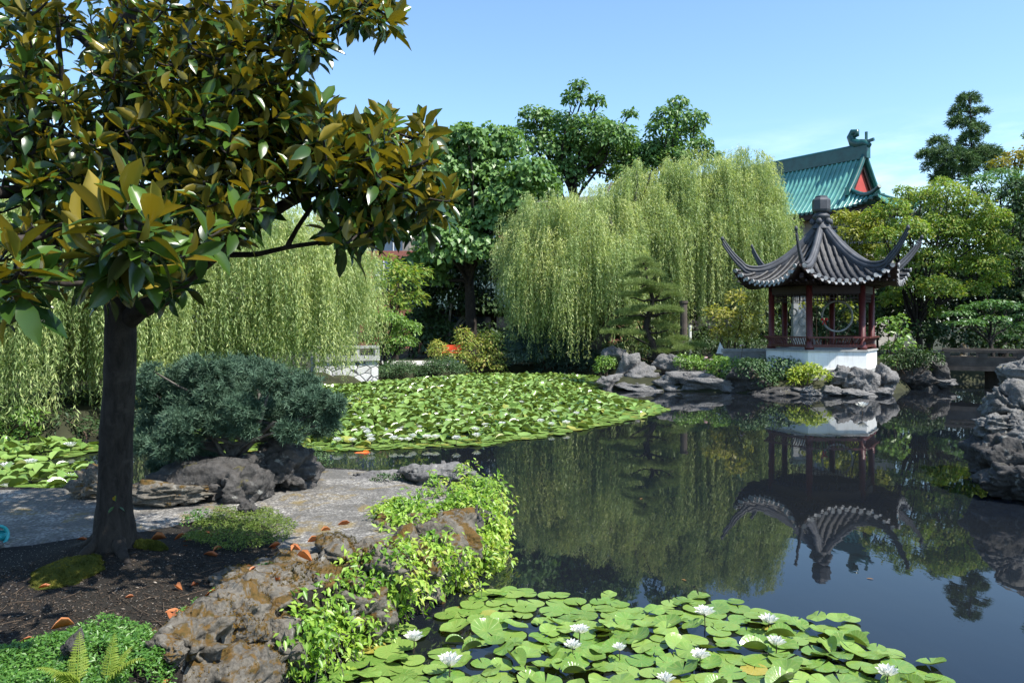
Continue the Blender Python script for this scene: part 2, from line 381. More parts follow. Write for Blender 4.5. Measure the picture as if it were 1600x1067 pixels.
M['red_cloth'] = plain('red_cloth', (0.55, 0.035, 0.03), 0.6)
M['bench_red'] = plain('red_bench_paint', (0.60, 0.08, 0.03), 0.5)
M['teal'] = plain('teal_plastic', (0.02, 0.30, 0.32), 0.35, 0.5, 0.1)
M['black'] = plain('black_inside', (0.012, 0.012, 0.012), 0.7)
M['koi'] = plain('orange_koi_skin', (0.62, 0.15, 0.03), 0.25, 0.5, 0.3, 14.0)
M['white_paint'] = plain('white_paint', (0.70, 0.70, 0.68), 0.6, 0.3, 0.08)
M['gravel'] = plain('pale_gravel', (0.52, 0.50, 0.46), 0.9, 0.2, 0.2, 30.0, 0.5, 60)
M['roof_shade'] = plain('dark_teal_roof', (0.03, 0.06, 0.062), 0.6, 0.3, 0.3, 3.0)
M['trunk_pale'] = M['bark_pale']
def brick(name, c1, c2, mortar, sx=4.0):
    nt = NT(name); tc = nt.objc()
    b = nt.n('TexBrick'); b.inputs['Scale'].default_value = sx
    b.inputs['Color1'].default_value = (*c1, 1); b.inputs['Color2'].default_value = (*c2, 1); b.inputs['Mortar'].default_value = (*mortar, 1)
    mp = nt.n('Mapping'); mp.inputs['Rotation'].default_value = (PI / 2, 0, 0); nt.l(tc, mp.inputs['Vector']); nt.l(mp.outputs[0], b.inputs['Vector'])
    return nt.done(nt.principled(b.outputs['Color'], 0.85, 0.2))
M['brick'] = brick('red_brick', (0.30, 0.085, 0.06), (0.24, 0.07, 0.05), (0.3, 0.22, 0.18))
def polystone():
    nt = NT('polygonal_stone_wall'); v = nt.objc()
    mp = nt.n('Mapping'); mp.inputs['Scale'].default_value = (1, 1, 1.25); nt.l(v, mp.inputs['Vector'])
    e = nt.vor(2.9, 'DISTANCE_TO_EDGE', mp.outputs[0])
    vc = nt.n('TexVoronoi'); vc.inputs['Scale'].default_value = 2.9; nt.l(mp.outputs[0], vc.inputs['Vector'])
    sc = nt.n('SeparateColor'); nt.l(vc.outputs['Color'], sc.inputs[0])
    c = nt.ramp(sc.outputs[0], [(0, (0.40, 0.40, 0.39)), (1, (0.60, 0.60, 0.58))])
    c = nt.mix(nt.ramp(nt.noise(20, 4, .6, v), [(.4, (0, 0, 0)), (.7, (.35, .35, .35))]), c, (0.25, 0.25, 0.25))
    c = nt.mix(nt.ramp(e, [(0.025, (1, 1, 1)), (0.045, (0, 0, 0))]), c, (0.05, 0.05, 0.05))
    return nt.done(nt.principled(c, 0.85, 0.2, nt.bump(nt.ramp(e, [(0, (0, 0, 0)), (0.1, (1, 1, 1))]), 0.6, 0.03)))
M['polystone'] = polystone()

# ------------------------------------------------------------------ leaf templates (length along +Y, normal +Z)
def t_leaf(w=0.45, fold=0.12, curl=0.12):
    v = [(0, 0, 0), (w * .5, .42, fold), (0, .5, 0), (-w * .5, .42, fold), (0, 1, -curl)]
    return np.array(v, float), np.array([[0, 1, 4, 2], [0, 2, 4, 3]])
def t_diamond(w=0.2):
    return np.array([(0, 0, 0), (w * .5, .45, 0.02), (0, 1, 0), (-w * .5, .45, 0.02)], float), np.array([[0, 1, 2, 3]])
def t_long(w=0.42, curl=0.25, fold=0.1):
    V = []; F_ = []
    for i, (y, ww) in enumerate(((0, .08), (.2, .62), (.45, 1), (.75, .8), (1, .04))):
        for j in (-1, 0, 1):
            V.append((j * ww * w * .5, y, abs(j) * fold * ww - curl * y * y))
    for i in range(4):
        for j in range(2):
            a = i * 3 + j; F_.append([a, a + 1, a + 4, a + 3])
    return np.array(V, float), np.array(F_)
def t_tuft(n=10, w=0.05, spread=1.0, seed=1):
    r = np.random.default_rng(seed); V = []; F_ = []
    for k in range(n):
        a = 2 * PI * k / n + r.uniform(-.3, .3); e = r.uniform(0.15, 1.35) * spread
        d = np.array([math.cos(a) * math.sin(e), math.sin(a) * math.sin(e), math.cos(e)]); d = d[[0, 2, 1]]
        s = unit(np.cross(d, r.normal(size=3))) * w * .5; L = r.uniform(.7, 1.0)
        b = len(V); V += [-s * .6, s * .6, d * L + s * .35, d * L - s * .35]; F_.append([b, b + 1, b + 2, b + 3])
    return np.array(V, float), np.array(F_)
def frames(nrm, dr):
    n = unit(nrm); y = dr - n * np.sum(dr * n, 1, keepdims=True); y = unit(y)
    x = np.cross(y, n)
    return np.stack([x, y, n], 2)
def rand_dirs(n):
    return unit(rng.normal(size=(n, 3)))
def put_leaves(g, tm, T, nrm, dr, size, mat=0, tint=None):
    n = len(T); Mx = frames(nrm, dr)
    s = size * rng.uniform(.7, 1.25, n) if np.isscalar(size) else size
    g.inst(tm[0], tm[1], Mx * s[:, None, None], T, mat, rng.uniform(0, 1, n) if tint is None else tint)
def lobe_leaves(g, c, r, n, tm, size, mat=0, up=0.6, droop=0.5, shell=(0.55, 1.05), jit=0.55, cut=None, tshift=0.0):
    """n leaves through an uneven ellipsoidal clump"""
    c = np.asarray(c, float); r = np.broadcast_to(np.asarray(r, float), (3,))
    d = rand_dirs(n); d[:, 2] = np.where(d[:, 2] < -0.35, -d[:, 2], d[:, 2])
    lump = 1 + 0.28 * fbm(d * 1.9 + c * 0.37, 3, 5)
    k = rng.uniform(shell[0] ** 2, shell[1] ** 2, n) ** .5
    T = c + d * r * (k * lump)[:, None]
    keep = fbm(T / r.mean() * 2.3, 2, 11) > -0.28
    T = T[keep]; d = d[keep]; m = len(T)
    nr = unit(d * 0.6 + np.array([0, 0, up]) + rng.normal(size=(m, 3)) * jit)
    dr = d * np.array([1, 1, .3]) + np.array([0, 0, -droop]) + rng.normal(size=(m, 3)) * 0.5
    put_leaves(g, tm, T, nr, dr, size, mat, np.clip(rng.uniform(0, 1, m) + tshift, 0, 1))
# ------------------------------------------------------------------ pond outline, ground, water, paving
POND = np.array([(-2.05,2.4),(-1.95,3.2),(-1.72,4.3),(-1.42,5.05),(-1.02,5.65),(-.66,6.25),(-.34,7.1),(-.12,7.9),(-.08,8.7),(-.3,9.4),(-1,9.8),(-2.4,10.1),
  (-3.3,9.95),(-4.2,9.2),(-5,8.85),(-6.5,9.1),(-9,9.2),(-13,10),(-14.5,13),(-11,14.9),(-8.8,15.1),(-7.6,17),(-7.1,21),(-6.95,28.5),(-5.3,30.2),(-5,31.3),(0,34),(3.9,33.5),
  (4.4,30.5),(3.2,28.8),(2.9,26.9),(4,26.1),(6.5,25.6),(8.5,24.6),(11,24.3),(12.6,25.2),(13.6,26.6),(14.6,28.6),(17,30),(22,30),(25,26),(15,17),(8.9,12.9),(7.3,11.2),(7.1,9.7),(8.5,7.5),(10,2.4)])
def sdf(x, y, poly=POND):
    """signed distance, positive on land"""
    p = np.stack([x, y], -1); d2 = np.full(x.shape, 1e9); inside = np.zeros(x.shape, bool)
    n = len(poly)
    for i in range(n):
        a = poly[i]; b = poly[(i + 1) % n]; e = b - a; w = p - a
        t = np.clip((w @ e) / (e @ e), 0, 1)
        q = w - t[..., None] * e
        d2 = np.minimum(d2, (q ** 2).sum(-1))
        c1 = (a[1] <= y) & (b[1] > y); c2 = (b[1] <= y) & (a[1] > y)
        cr = e[0] * w[..., 1] - e[1] * w[..., 0]
        inside ^= (c1 & (cr > 0)) | (c2 & (cr < 0))
    return np.where(inside, -1, 1) * np.sqrt(d2)
def sstep(a, b, x):
    t = np.clip((x - a) / (b - a), 0, 1); return t * t * (3 - 2 * t)
def ground_h(x, y):
    x = np.asarray(x, float); y = np.asarray(y, float)
    s = sdf(x, y)
    top = 0.45 + 0.0 * x
    top = top + 0.12 * np.exp(-(((x + 3.1) / .55) ** 2 + ((y - 6.1) / .42) ** 2))      # mound at the magnolia's foot
    top = np.where(y > 20, 0.42, top)
    near = sstep(20, 12, y)
    pp = np.stack([x.ravel(), y.ravel(), np.zeros(x.size)], 1)
    top = top + near * (0.035 * fbm(pp * 1.7, 4, 3).reshape(x.shape))
    w = np.where(y > 20, 0.5, 0.16)
    return -0.7 + (top + 0.7) * sstep(-w, w, s + 0.06 * near * fbm(pp * 3.1, 3, 9).reshape(x.shape))
def axis_lines(dense, mid, far):
    a = set(np.round(np.arange(*dense), 3)); b = [v for v in np.arange(*mid) if v < dense[0] or v > dense[1]]
    return np.array(sorted(set(list(a) + [round(float(v), 3) for v in b] + far)))
xs = axis_lines((-6.5, 1.0, .07), (-40, 41, .6), [-900, -400, -200, -120, -80, -60, 60, 80, 120, 200, 400, 900])
ys = axis_lines((2.6, 11.0, .07), (-8, 70, .6), [-300, -100, -40, -20, 80, 100, 140, 200, 300, 500, 900, 1800])
XX, YY = np.meshgrid(xs, ys, indexing='ij')
g = Geo(); g.grid(np.stack([XX, YY, ground_h(XX, YY)], -1)[:, ::1])
# flip so normals look up
g.parts[0] = (g.parts[0][0][:, ::-1], 0, g.parts[0][2], True)
cxm = g.V[0][g.parts[0][0]].mean(1)
far_mask = (cxm[:, 1] > 12.5) | (cxm[:, 0] > 3)
Fc = g.parts[0][0]
g.parts = [(Fc[~far_mask], 0, np.full((~far_mask).sum(), .5), True), (Fc[far_mask], 1, np.full(far_mask.sum(), .5), True)]
struct('ground', g, [M['soil'], M['far_soil']])
g = Geo(); A = np.array([[[-16., 2.0, 0], [-16., 36, 0]], [[27, 2.0, 0], [27, 36, 0]]]); g.grid(A[:, ::-1]); g.parts[0] = (g.parts[0][0], 0, g.parts[0][2], False)
struct('water', g, M['water'])
# paved ledge lofted between two edges
def resamp(pts, n):
    pts = np.asarray(pts, float); L = np.concatenate([[0], np.cumsum(np.linalg.norm(np.diff(pts, axis=0), axis=1))])
    t = np.linspace(0, L[-1], n); return np.stack([np.interp(t, L, pts[:, k]) for k in range(pts.shape[1])], 1)
def smooth_line(pts, n):
    q = resamp(pts, n)
    for _ in range(max(2, n // 12)):
        q[1:-1] = (q[:-2] + 2 * q[1:-1] + q[2:]) / 4
    return q
eA = smooth_line([(-8, 6.3), (-5, 6.15), (-3.9, 6.45), (-3.2, 6.95), (-2.75, 7.5), (-2.2, 7.1), (-1.95, 6.35), (-1.62, 5.85), (-1.25, 5.95), (-.95, 6.6), (-.72, 7.1)], 90)
eB = smooth_line([(-8, 8.7), (-5.4, 8.62), (-4.3, 8.85), (-3.4, 9.4), (-2.8, 9.75), (-2.4, 9.85), (-1.5, 9.75), (-.75, 9.3), (-.42, 8.7), (-.35, 8.1)], 90)
tt = np.linspace(0, 1, 26)[:, None, None]
AB = eA[None] * (1 - tt) + eB[None] * tt
edge = np.minimum(tt[..., 0], 1 - tt[..., 0]) * np.ones((1, 90))
nz = 0.02 * fbm(np.concatenate([AB.reshape(-1, 2) * 1.2, np.zeros((AB.shape[0] * 90, 1))], 1), 4, 33).reshape(26, 90)
H_ = ground_h(AB[..., 0], AB[..., 1])
H_ = np.maximum(H_, 0.40) + 0.022 + nz - 0.05 * (edge < 0.02)
g = Geo(); g.grid(np.concatenate([AB, H_[..., None]], -1)); g.parts[0] = (g.parts[0][0][:, ::-1], 0, g.parts[0][2], True)
struct('path', g, M['paving'])
# pale gravel terrace on the far bank
g = Geo(); ps = [P(600, 583, 32.5), P(700, 583, 33), P(730, 560, 37), P(590, 562, 37)]
def sheet(pts, z, n=8):
    a, b, c, d = [np.array([q[0], q[1]]) for q in pts]
    u = np.linspace(0, 1, n)
    gr = [[(a * (1 - s) + b * s) * (1 - t) + (d * (1 - s) + c * s) * t for s in u] for t in u]
    gr = np.array(gr); return np.concatenate([gr, np.full((n, n, 1), z)], -1)
g.grid(sheet(ps, .47)); struct('terrace', g, M['gravel'])

# ------------------------------------------------------------------ rocks
import bmesh
_ico = {}
def ico(sub):
    if sub not in _ico:
        bm = bmesh.new(); bmesh.ops.create_icosphere(bm, subdivisions=sub, radius=1.0)
        bm.verts.ensure_lookup_table()
        _ico[sub] = (np.array([v.co for v in bm.verts]), np.array([[v.index for v in f.verts] for f in bm.faces])); bm.free()
    return _ico[sub]
NEAR_ROCK = []       # (verts, normals) for the creepers
def rock_geo(c, size, rz, seed, sub=4, planes=11, pit=0.0, rough=0.2, tilt=0.0, crack=0.17):
    V, Fc = ico(sub); r = np.random.default_rng(seed)
    N = unit(r.normal(size=(planes, 3))); D = r.uniform(.62, .95, planes)
    dots = np.maximum(V @ N.T, 1e-3); rad = np.minimum((D / dots).min(1), 1.15)
    W = V * rad[:, None]
    W = W * (1 + rough * fbm(W * 1.7 + seed, 5, seed) + rough * .75 * fbm(W * [2.6, 2.6, 4.4] + seed, 5, seed + 3, True))[:, None]
    if crack:
        K = unit(r.normal(size=(34, 3))) * r.uniform(.75, 1.0, (34, 1)); Wq = W + .16 * np.stack([vnoise(W * 3.1 + k * 9.7, seed + 30 + k) for k in range(3)], 1)
        dd = np.sort(((Wq[:, None, :] - K[None]) * [1, 1, 1.5]).__pow__(2).sum(2) ** .5, axis=1); ii = np.argmin((((Wq[:, None, :] - K[None]) * [1, 1, 1.5]) ** 2).sum(2), axis=1)
        e = dd[:, 1] - dd[:, 0]
        W = W * (1 + crack * (r.uniform(-.75, .6, 34)[ii]) * sstep(.0, .12, e) - crack * .9 * (1 - sstep(.0, .075, e)))[:, None]
    if pit:
        h = vnoise(W * 2.1 + seed * 1.3, seed + 7) + 0.35 * vnoise(W * 4.3, seed + 8)
        W = W * (1 - pit * sstep(.22, .62, h))[:, None]
    W = W * np.asarray(size, float)
    ct, st = math.cos(tilt), math.sin(tilt); W = W @ np.array([[ct, 0, -st], [0, 1, 0], [st, 0, ct]])
    c_, s_ = math.cos(rz), math.sin(rz)
    return W @ np.array([[c_, s_, 0], [-s_, c_, 0], [0, 0, 1]]) + np.asarray(c, float), Fc
def rock(label, cx, cy, Y, w, h, d=None, mat='rock_grey', sub=4, pit=0.25, seed=None, tilt=0.0, group=None, rz=None, near=False, rough=0.22, name='rock', planes=11):
    seed = seed if seed is not None else int(cx * 7 + cy * 13)
    c = P(cx, cy, Y); sx = w / 2 * Y / F / .9; sz = h / 2 * Y / F / .88; sy = (d if d else sx * 1.6) / 2 / .8
    V, Fc = rock_geo(c, (sx, sy, sz), (random.uniform(-.3, .3) if rz is None else rz), seed, sub, planes, pit, rough, tilt)
    g = Geo(); g.add(V, Fc)
    o = g.obj(name, M[mat]); tag(o, label, 'rock', group)
    if near:
        n = np.zeros_like(V); fn = np.cross(V[Fc[:, 1]] - V[Fc[:, 0]], V[Fc[:, 2]] - V[Fc[:, 0]])
        for k in range(3): np.add.at(n, Fc[:, k], fn)
        n = unit(n); NEAR_ROCK.append((V, n))
        if mat == 'rock_near' and cy > 855 and w > 60:
            mk = np.where((fbm(V * 4.2 + seed * .1, 4, 41) + .25 * n[:, 2] > .16) & (n[:, 2] > -.2))[0]
            if len(mk) > 60:
                kk = rng.choice(mk, min(2200, len(mk))); gm = Geo(); tm = t_tuft(5, .3, .9, 2)
                Mx = frames(rand_dirs(len(kk)), unit(n[kk] + rng.normal(size=(len(kk), 3)) * .4)) * (.017 * rng.uniform(.5, 1.4, len(kk)))[:, None, None]
                gm.inst(tm[0], tm[1], Mx, V[kk] - n[kk] * .002, 0, np.clip(.5 + 1.3 * fbm(V[kk] * 6, 3, 77) + rng.normal(0, .15, len(kk)), 0, 1))
                mo = gm.obj('moss_patch', M['rock_moss']); mo.parent = o
    return o
# near bank, from the bottom of the picture to the tip of the ledge
gb = 'mossy rocks edging the near bank'
for lab, cx, cy, Y, w, h, d, kw in [
  ('large mossy brown rock at the lower end of the bank wall', 300, 1010, 4.55, 120, 130, .5, {'pit': .42}),
  ('pale grey rock with an orange moss cushion in the bank wall', 400, 965, 5.25, 140, 130, .5, {'pit': .42}),
  ('wide brown rock low on the bank wall at the picture bottom', 345, 1085, 4.5, 170, 110, .5, {'pit': .42}),
  ('reddish flat faced rock just above the water at the bank foot', 405, 1035, 4.95, 110, 90, .4, {}),
  ('hollowed dark rock capping the bank wall beside the soil', 410, 915, 5.55, 130, 60, .45, {'pit': .4}),
  ('grey upright rock right of the hollowed capping rock', 480, 940, 5.65, 80, 110, .4, {'pit': .42}),
  ('tilted grey slab rock under the orange leaf by the paving', 455, 900, 5.9, 110, 42, .5, {}),
  ('squared grey rock at the near corner of the stone paving', 530, 872, 6.2, 75, 62, .4, {'rough': .1}),
  ('dark mossy rock right of the squared corner rock', 575, 878, 6.35, 80, 62, .45, {'pit': .35}),
  ('rough brown rock half under the creeper beneath the paving corner', 520, 925, 5.75, 110, 80, .5, {}),
  ('small flat pinkish rock on the paving edge', 610, 806, 7.55, 70, 20, .3, {'rough': .08}),
  ('low mossy rock below the small pinkish one', 610, 832, 7.1, 80, 40, .4, {}),
  ('grey brown rock filling the middle of the bank wall', 372, 968, 5.0, 90, 80, .4, {}),
  ('dark mossy rock low in the bank wall by the water', 450, 1010, 5.15, 80, 80, .4, {}),
  ('brown rock between the paving edge and the creeper', 606, 892, 6.0, 90, 70, .4, {}),
  ('small grey rock in the bank above the hollow rock', 645, 885, 6.3, 80, 70, .4, {}),
  ('mossy rock at the paving edge beside the creeper', 668, 850, 6.85, 90, 80, .4, {}),
  ('dark rock under the creeper near the water line', 560, 945, 5.8, 100, 90, .5, {}),
  ('shadowed rock under the creeper by the water', 640, 900, 6.6, 120, 100, .5, {}),
  ('dark hollow rock in the middle of the creeper', 670, 850, 7.2, 140, 110, .6, {'pit': .4}),
  ('tall dark rock behind the creeper at the tip of the bank', 735, 840, 7.7, 105, 120, .6, {'pit': .35, 'mat': 'rock_dark'}),
  ('wide pitted pale grey rock at the far tip of the paving', 695, 745, 9.0, 125, 52, .6, {'pit': .4, 'mat': 'rock_grey', 'rough': .18}),
  ('flat pale rock joining the far edge of the paving', 600, 755, 9.35, 120, 26, .4, {'pit': .3, 'mat': 'rock_grey'}),
  ('small grey rock block at the outer far corner of the bank', 740, 778, 8.5, 70, 50, .5, {'mat': 'rock_dark'}),
  ('small black stone on the far paving edge by the juniper', 522, 747, 9.7, 32, 14, .25, {'mat': 'rock_dark'}),
  ('low brown rock on the far left edge of the shaded paving', 25, 782, 8.55, 100, 26, .5, {'mat': 'rock_near'}),
  ('thin kerb rock along the far left edge of the paving', 110, 790, 8.7, 130, 18, .35, {'mat': 'rock_dark'}),
  ('small dark stone among the ground cover by the ferns', 118, 1006, 4.1, 26, 30, .1, {'mat': 'rock_dark'}),
  ('small mossy round stone in a hole of the bank wall', 275, 1020, 4.25, 34, 26, .12, {}),
]:
    kw = dict(kw); m_ = kw.pop('mat', 'rock_near')
    rock(lab, cx, cy, Y, w, h, d, mat=m_, sub=5, near=True, group=None, **{'pit': .25, **kw})
# rocks carrying the juniper
for lab, cx, cy, Y, w, h, d, kw in [
  ('big black pitted boulder under the right end of the blue juniper', 437, 742, 8.75, 120, 92, .7, {'pit': .45, 'rough': .22}),
  ('long dark ledge rock beneath the blue juniper', 320, 772, 8.3, 230, 88, .7, {'pit': .3, 'rough': .2}),
  ('pale topped flat rock in the shade behind the magnolia trunk', 255, 772, 7.9, 130, 36, .4, {'mat': 'rock_near', 'rough': .1}),
  ('jutting brown rock left of the magnolia trunk', 150, 762, 8.2, 66, 56, .4, {'mat': 'rock_near'}),
  ('dark upright rock under the middle of the blue juniper', 375, 770, 8.1, 70, 90, .5, {'pit': .4}),
  ('small grey root rock on the lawn below the juniper', 392, 800, 7.6, 30, 30, .2, {}),
]:
    kw = dict(kw); m_ = kw.pop('mat', 'rock_dark')
    rock(lab, cx, cy, Y, w, h, d, mat=m_, sub=5, near=True, **kw)
# island shore below the pavilion
for lab, cx, cy, Y, w, h, d, kw in [
  ('tall leaning grey rock slab at the left end of the island', 978, 577, 27.6, 34, 52, .6, {'tilt': .25, 'pit': .15}),
  ('small pointed pale rock behind the leaning slab', 951, 558, 28.6, 22, 30, .5, {}),
  ('broken pale rock beside the small pointed one', 966, 557, 28.4, 26, 26, .5, {}),
  ('low dark rock at the leftmost tip of the island', 950, 598, 27.0, 42, 28, .9, {}),
  ('stepped pale rock right of the leaning slab', 1000, 588, 27.3, 44, 32, .9, {}),
  ('flat rock shelf at the waterline in the island bay', 1005, 605, 26.8, 90, 16, 1.2, {}),
  ('layered grey rock with flat top above the island bay', 1052, 572, 27.6, 46, 32, 1, {'pit': .35}),
  ('light stone landing between the island rocks', 1022, 588, 28.0, 34, 10, 1, {'rough': .05, 'pit': 0}),
  ('long dark rock ledge left of the island bushes', 1075, 598, 26.4, 110, 36, 1.2, {'pit': .3}),
  ('dark rock ledge under the green island bushes', 1130, 603, 25.9, 100, 28, 1, {}),
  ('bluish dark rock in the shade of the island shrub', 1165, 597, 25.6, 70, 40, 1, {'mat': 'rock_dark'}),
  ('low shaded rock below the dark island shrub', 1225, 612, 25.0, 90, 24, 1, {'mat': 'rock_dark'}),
  ('small pale rock on the waterline under the lime bush', 1262, 613, 24.7, 46, 20, .8, {}),
  ('pair sized rock at the waterline right of the lime bush', 1300, 612, 24.6, 44, 22, .8, {}),
  ('rounded pitted rock directly below the pavilion plinth', 1322, 592, 25.0, 44, 36, .8, {'pit': .4}),
  ('upright pale veined rock below the plinth corner', 1350, 595, 24.9, 36, 44, .8, {'pit': .3}),
  ('dark block rock at the right corner below the pavilion', 1380, 593, 25.3, 42, 44, .9, {'pit': .35}),
  ('small wet rock at the foot of the pavilion shore', 1340, 616, 24.3, 50, 16, .6, {}),
  ('small rock on the water right of the pavilion shore', 1372, 614, 24.6, 36, 16, .6, {}),
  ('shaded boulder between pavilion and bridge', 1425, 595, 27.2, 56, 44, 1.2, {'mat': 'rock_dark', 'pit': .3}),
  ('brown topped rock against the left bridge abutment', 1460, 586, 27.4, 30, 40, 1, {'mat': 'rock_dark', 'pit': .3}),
  ('flat rock at the water beside the left bridge abutment', 1468, 597, 27.0, 34, 14, .8, {}),
]:
    kw = dict(kw); m_ = kw.pop('mat', 'rock_grey')
    rock(lab, cx, cy, Y, w, h, d, mat=m_, sub=4, **{'pit': .25, **kw})
# rocks on the right-hand shore
for lab, cx, cy, Y, w, h, d, kw in [
  ('tall grey rock at the right picture edge above the bridge end', 1605, 590, 11.6, 76, 70, .7, {'rough': .2}),
  ('dark hollowed rock in the right hand rock pile', 1600, 645, 11.3, 80, 70, .7, {'pit': .45}),
  ('pale split rock on the left of the right hand pile', 1566, 640, 11.4, 48, 60, .6, {}),
  ('flat overhanging rock slab jutting left over the pond', 1562, 667, 10.9, 84, 36, .6, {'rough': .2, 'pit': .35}),
  ('small pale rock on top of the overhanging slab', 1590, 668, 10.7, 34, 48, .4, {}),
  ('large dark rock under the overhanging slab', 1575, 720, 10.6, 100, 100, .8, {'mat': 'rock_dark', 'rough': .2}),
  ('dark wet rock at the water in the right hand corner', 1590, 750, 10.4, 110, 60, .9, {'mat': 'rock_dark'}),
  ('white topped angular rock at the right picture edge', 1612, 690, 10.5, 60, 40, .5, {}),
]:
    kw = dict(kw); m_ = kw.pop('mat', 'rock_right')
    rock(lab, cx, cy, Y, w, h, d, mat=m_, sub=5, **{'pit': .3, **kw})
rock('tall yellowish stone post rock standing at the bridge end', 1507, 548, 29.5, 14, 26, .3, mat='rock_near', sub=3, pit=0, rough=.08)
rock('brown stone just right of the tall stone by the bridge', 1503, 562, 29.3, 22, 14, .4, mat='rock_near', sub=3, pit=0)
# ------------------------------------------------------------------ pavilion
PC = np.array([10.65, 27.0]); T0 = math.radians(176); RT = 3.35; RP = 1.68; RB = 1.86
def hexp(k, r, z):
    a = T0 + k * PI / 3; return np.array([PC[0] + r * math.cos(a), PC[1] + r * math.sin(a), z])
zb0, zb1 = 0.70, 1.34
pav = thing('garden_pavilion', 'six sided pavilion with upturned grey tiled roof and red posts at the pond', 'pavilion', (PC[0], PC[1], zb0))
g = Geo()
def hexprism(g, r, z0, z1, mat=0, r1=None):
    r1 = r if r1 is None else r1
    V = [hexp(k, r, z0) for k in range(6)] + [hexp(k, r1, z1) for k in range(6)]
    g.add(V, [[k, (k + 1) % 6, (k + 1) % 6 + 6, k + 6] for k in range(6)], mat, .5, False)
    V2 = V + [np.array([*PC, z0]), np.array([*PC, z1])]
    g.add(V2, [[6 + k, 6 + (k + 1) % 6, 13] for k in range(6)] + [[(k + 1) % 6, k, 12] for k in range(6)], mat, .5, False)
hexprism(g, RB + .06, 0.30, zb0 + .06); g.obj('plinth', M['plinth'], pav)
g = Geo(); hexprism(g, RB, zb0 + .06, zb1); g.obj('base_wall', M['plaster'], pav)
g = Geo(); hexprism(g, RB + .05, zb1, zb1 + .05); g.obj('floor_slab', M['plinth'], pav)
zp0, zp1 = zb1 + .05, 3.55
for k in range(6):
    g = Geo(); c = hexp(k, RP, 0)
    g.lathe([(.001, zp0), (.15, zp0), (.15, zp0 + .10), (.105, zp0 + .16), (.10, zp1), (.001, zp1)], (c[0], c[1], 0), 14); g.obj('post', M['red_wood'], pav)
g = Geo()
for k in range(6):
    g.bar(hexp(k, RP, 3.36), hexp(k + 1, RP, 3.36), .12, .26)
    g.bar(hexp(k, RP + .5, 3.60), hexp(k + 1, RP + .5, 3.60), .12, .14)
    g.bar(hexp(k, RP * .9, 3.52), hexp(k, RT * .80, 3.78), .12, .16)
    a, b = hexp(k, RP, 3.5), hexp(k + 1, RP, 3.5); a2, b2 = hexp(k, RT * .84, 3.62), hexp(k + 1, RT * .84, 3.62)
    for t in np.linspace(.06, .94, 12):
        g.bar(a + (b - a) * t, a2 + (b2 - a2) * t + [0, 0, .0], .05, .05)
g.obj('beam_frame', M['dark_wood'], pav)
g = Geo()                                   # hanging fretwork under the beams
for k in range(6):
    a, b = hexp(k, RP, 0), hexp(k + 1, RP, 0); a, b = a + (b - a) * .08, b + (a - b) * .08
    for z in (3.20, 3.08, 2.98): g.bar(a + [0, 0, z], b + [0, 0, z], .025, .02)
    for t in np.linspace(0, 1, 12):
        q = a + (b - a) * t; g.bar(q + [0, 0, 3.23], q + [0, 0, 2.94 + .07 * (int(t * 11) % 2)], .022, .022)
g.obj('fretwork', M['dark_wood'], pav)
g = Geo()                                   # bench railing, leaning outwards
for k in range(6):
    if k == 4: continue
    a, b = hexp(k, RP + .02, 0), hexp(k + 1, RP + .02, 0); a2, b2 = hexp(k, RP + .24, 0), hexp(k + 1, RP + .24, 0)
    g.bar(a2 + [0, 0, 1.80], b2 + [0, 0, 1.80], .06, .05); g.bar(a + [0, 0, 1.50], b + [0, 0, 1.50], .20, .05); g.bar(a2 * .3 + a * .7 + [0, 0, 1.55], b2 * .3 + b * .7 + [0, 0, 1.55], .04, .03)
    for t in np.linspace(.02, .98, 18):
        q = a + (b - a) * t; q2 = a2 + (b2 - a2) * t
        m = q * .75 + q2 * .25
        g.bar(q + [0, 0, 1.48], m + [0, 0, 1.62], .022, .022); g.bar(m + [0, 0, 1.62], q2 + [0, 0, 1.80], .022, .022)
g.obj('railing', M['red_wood'], pav)
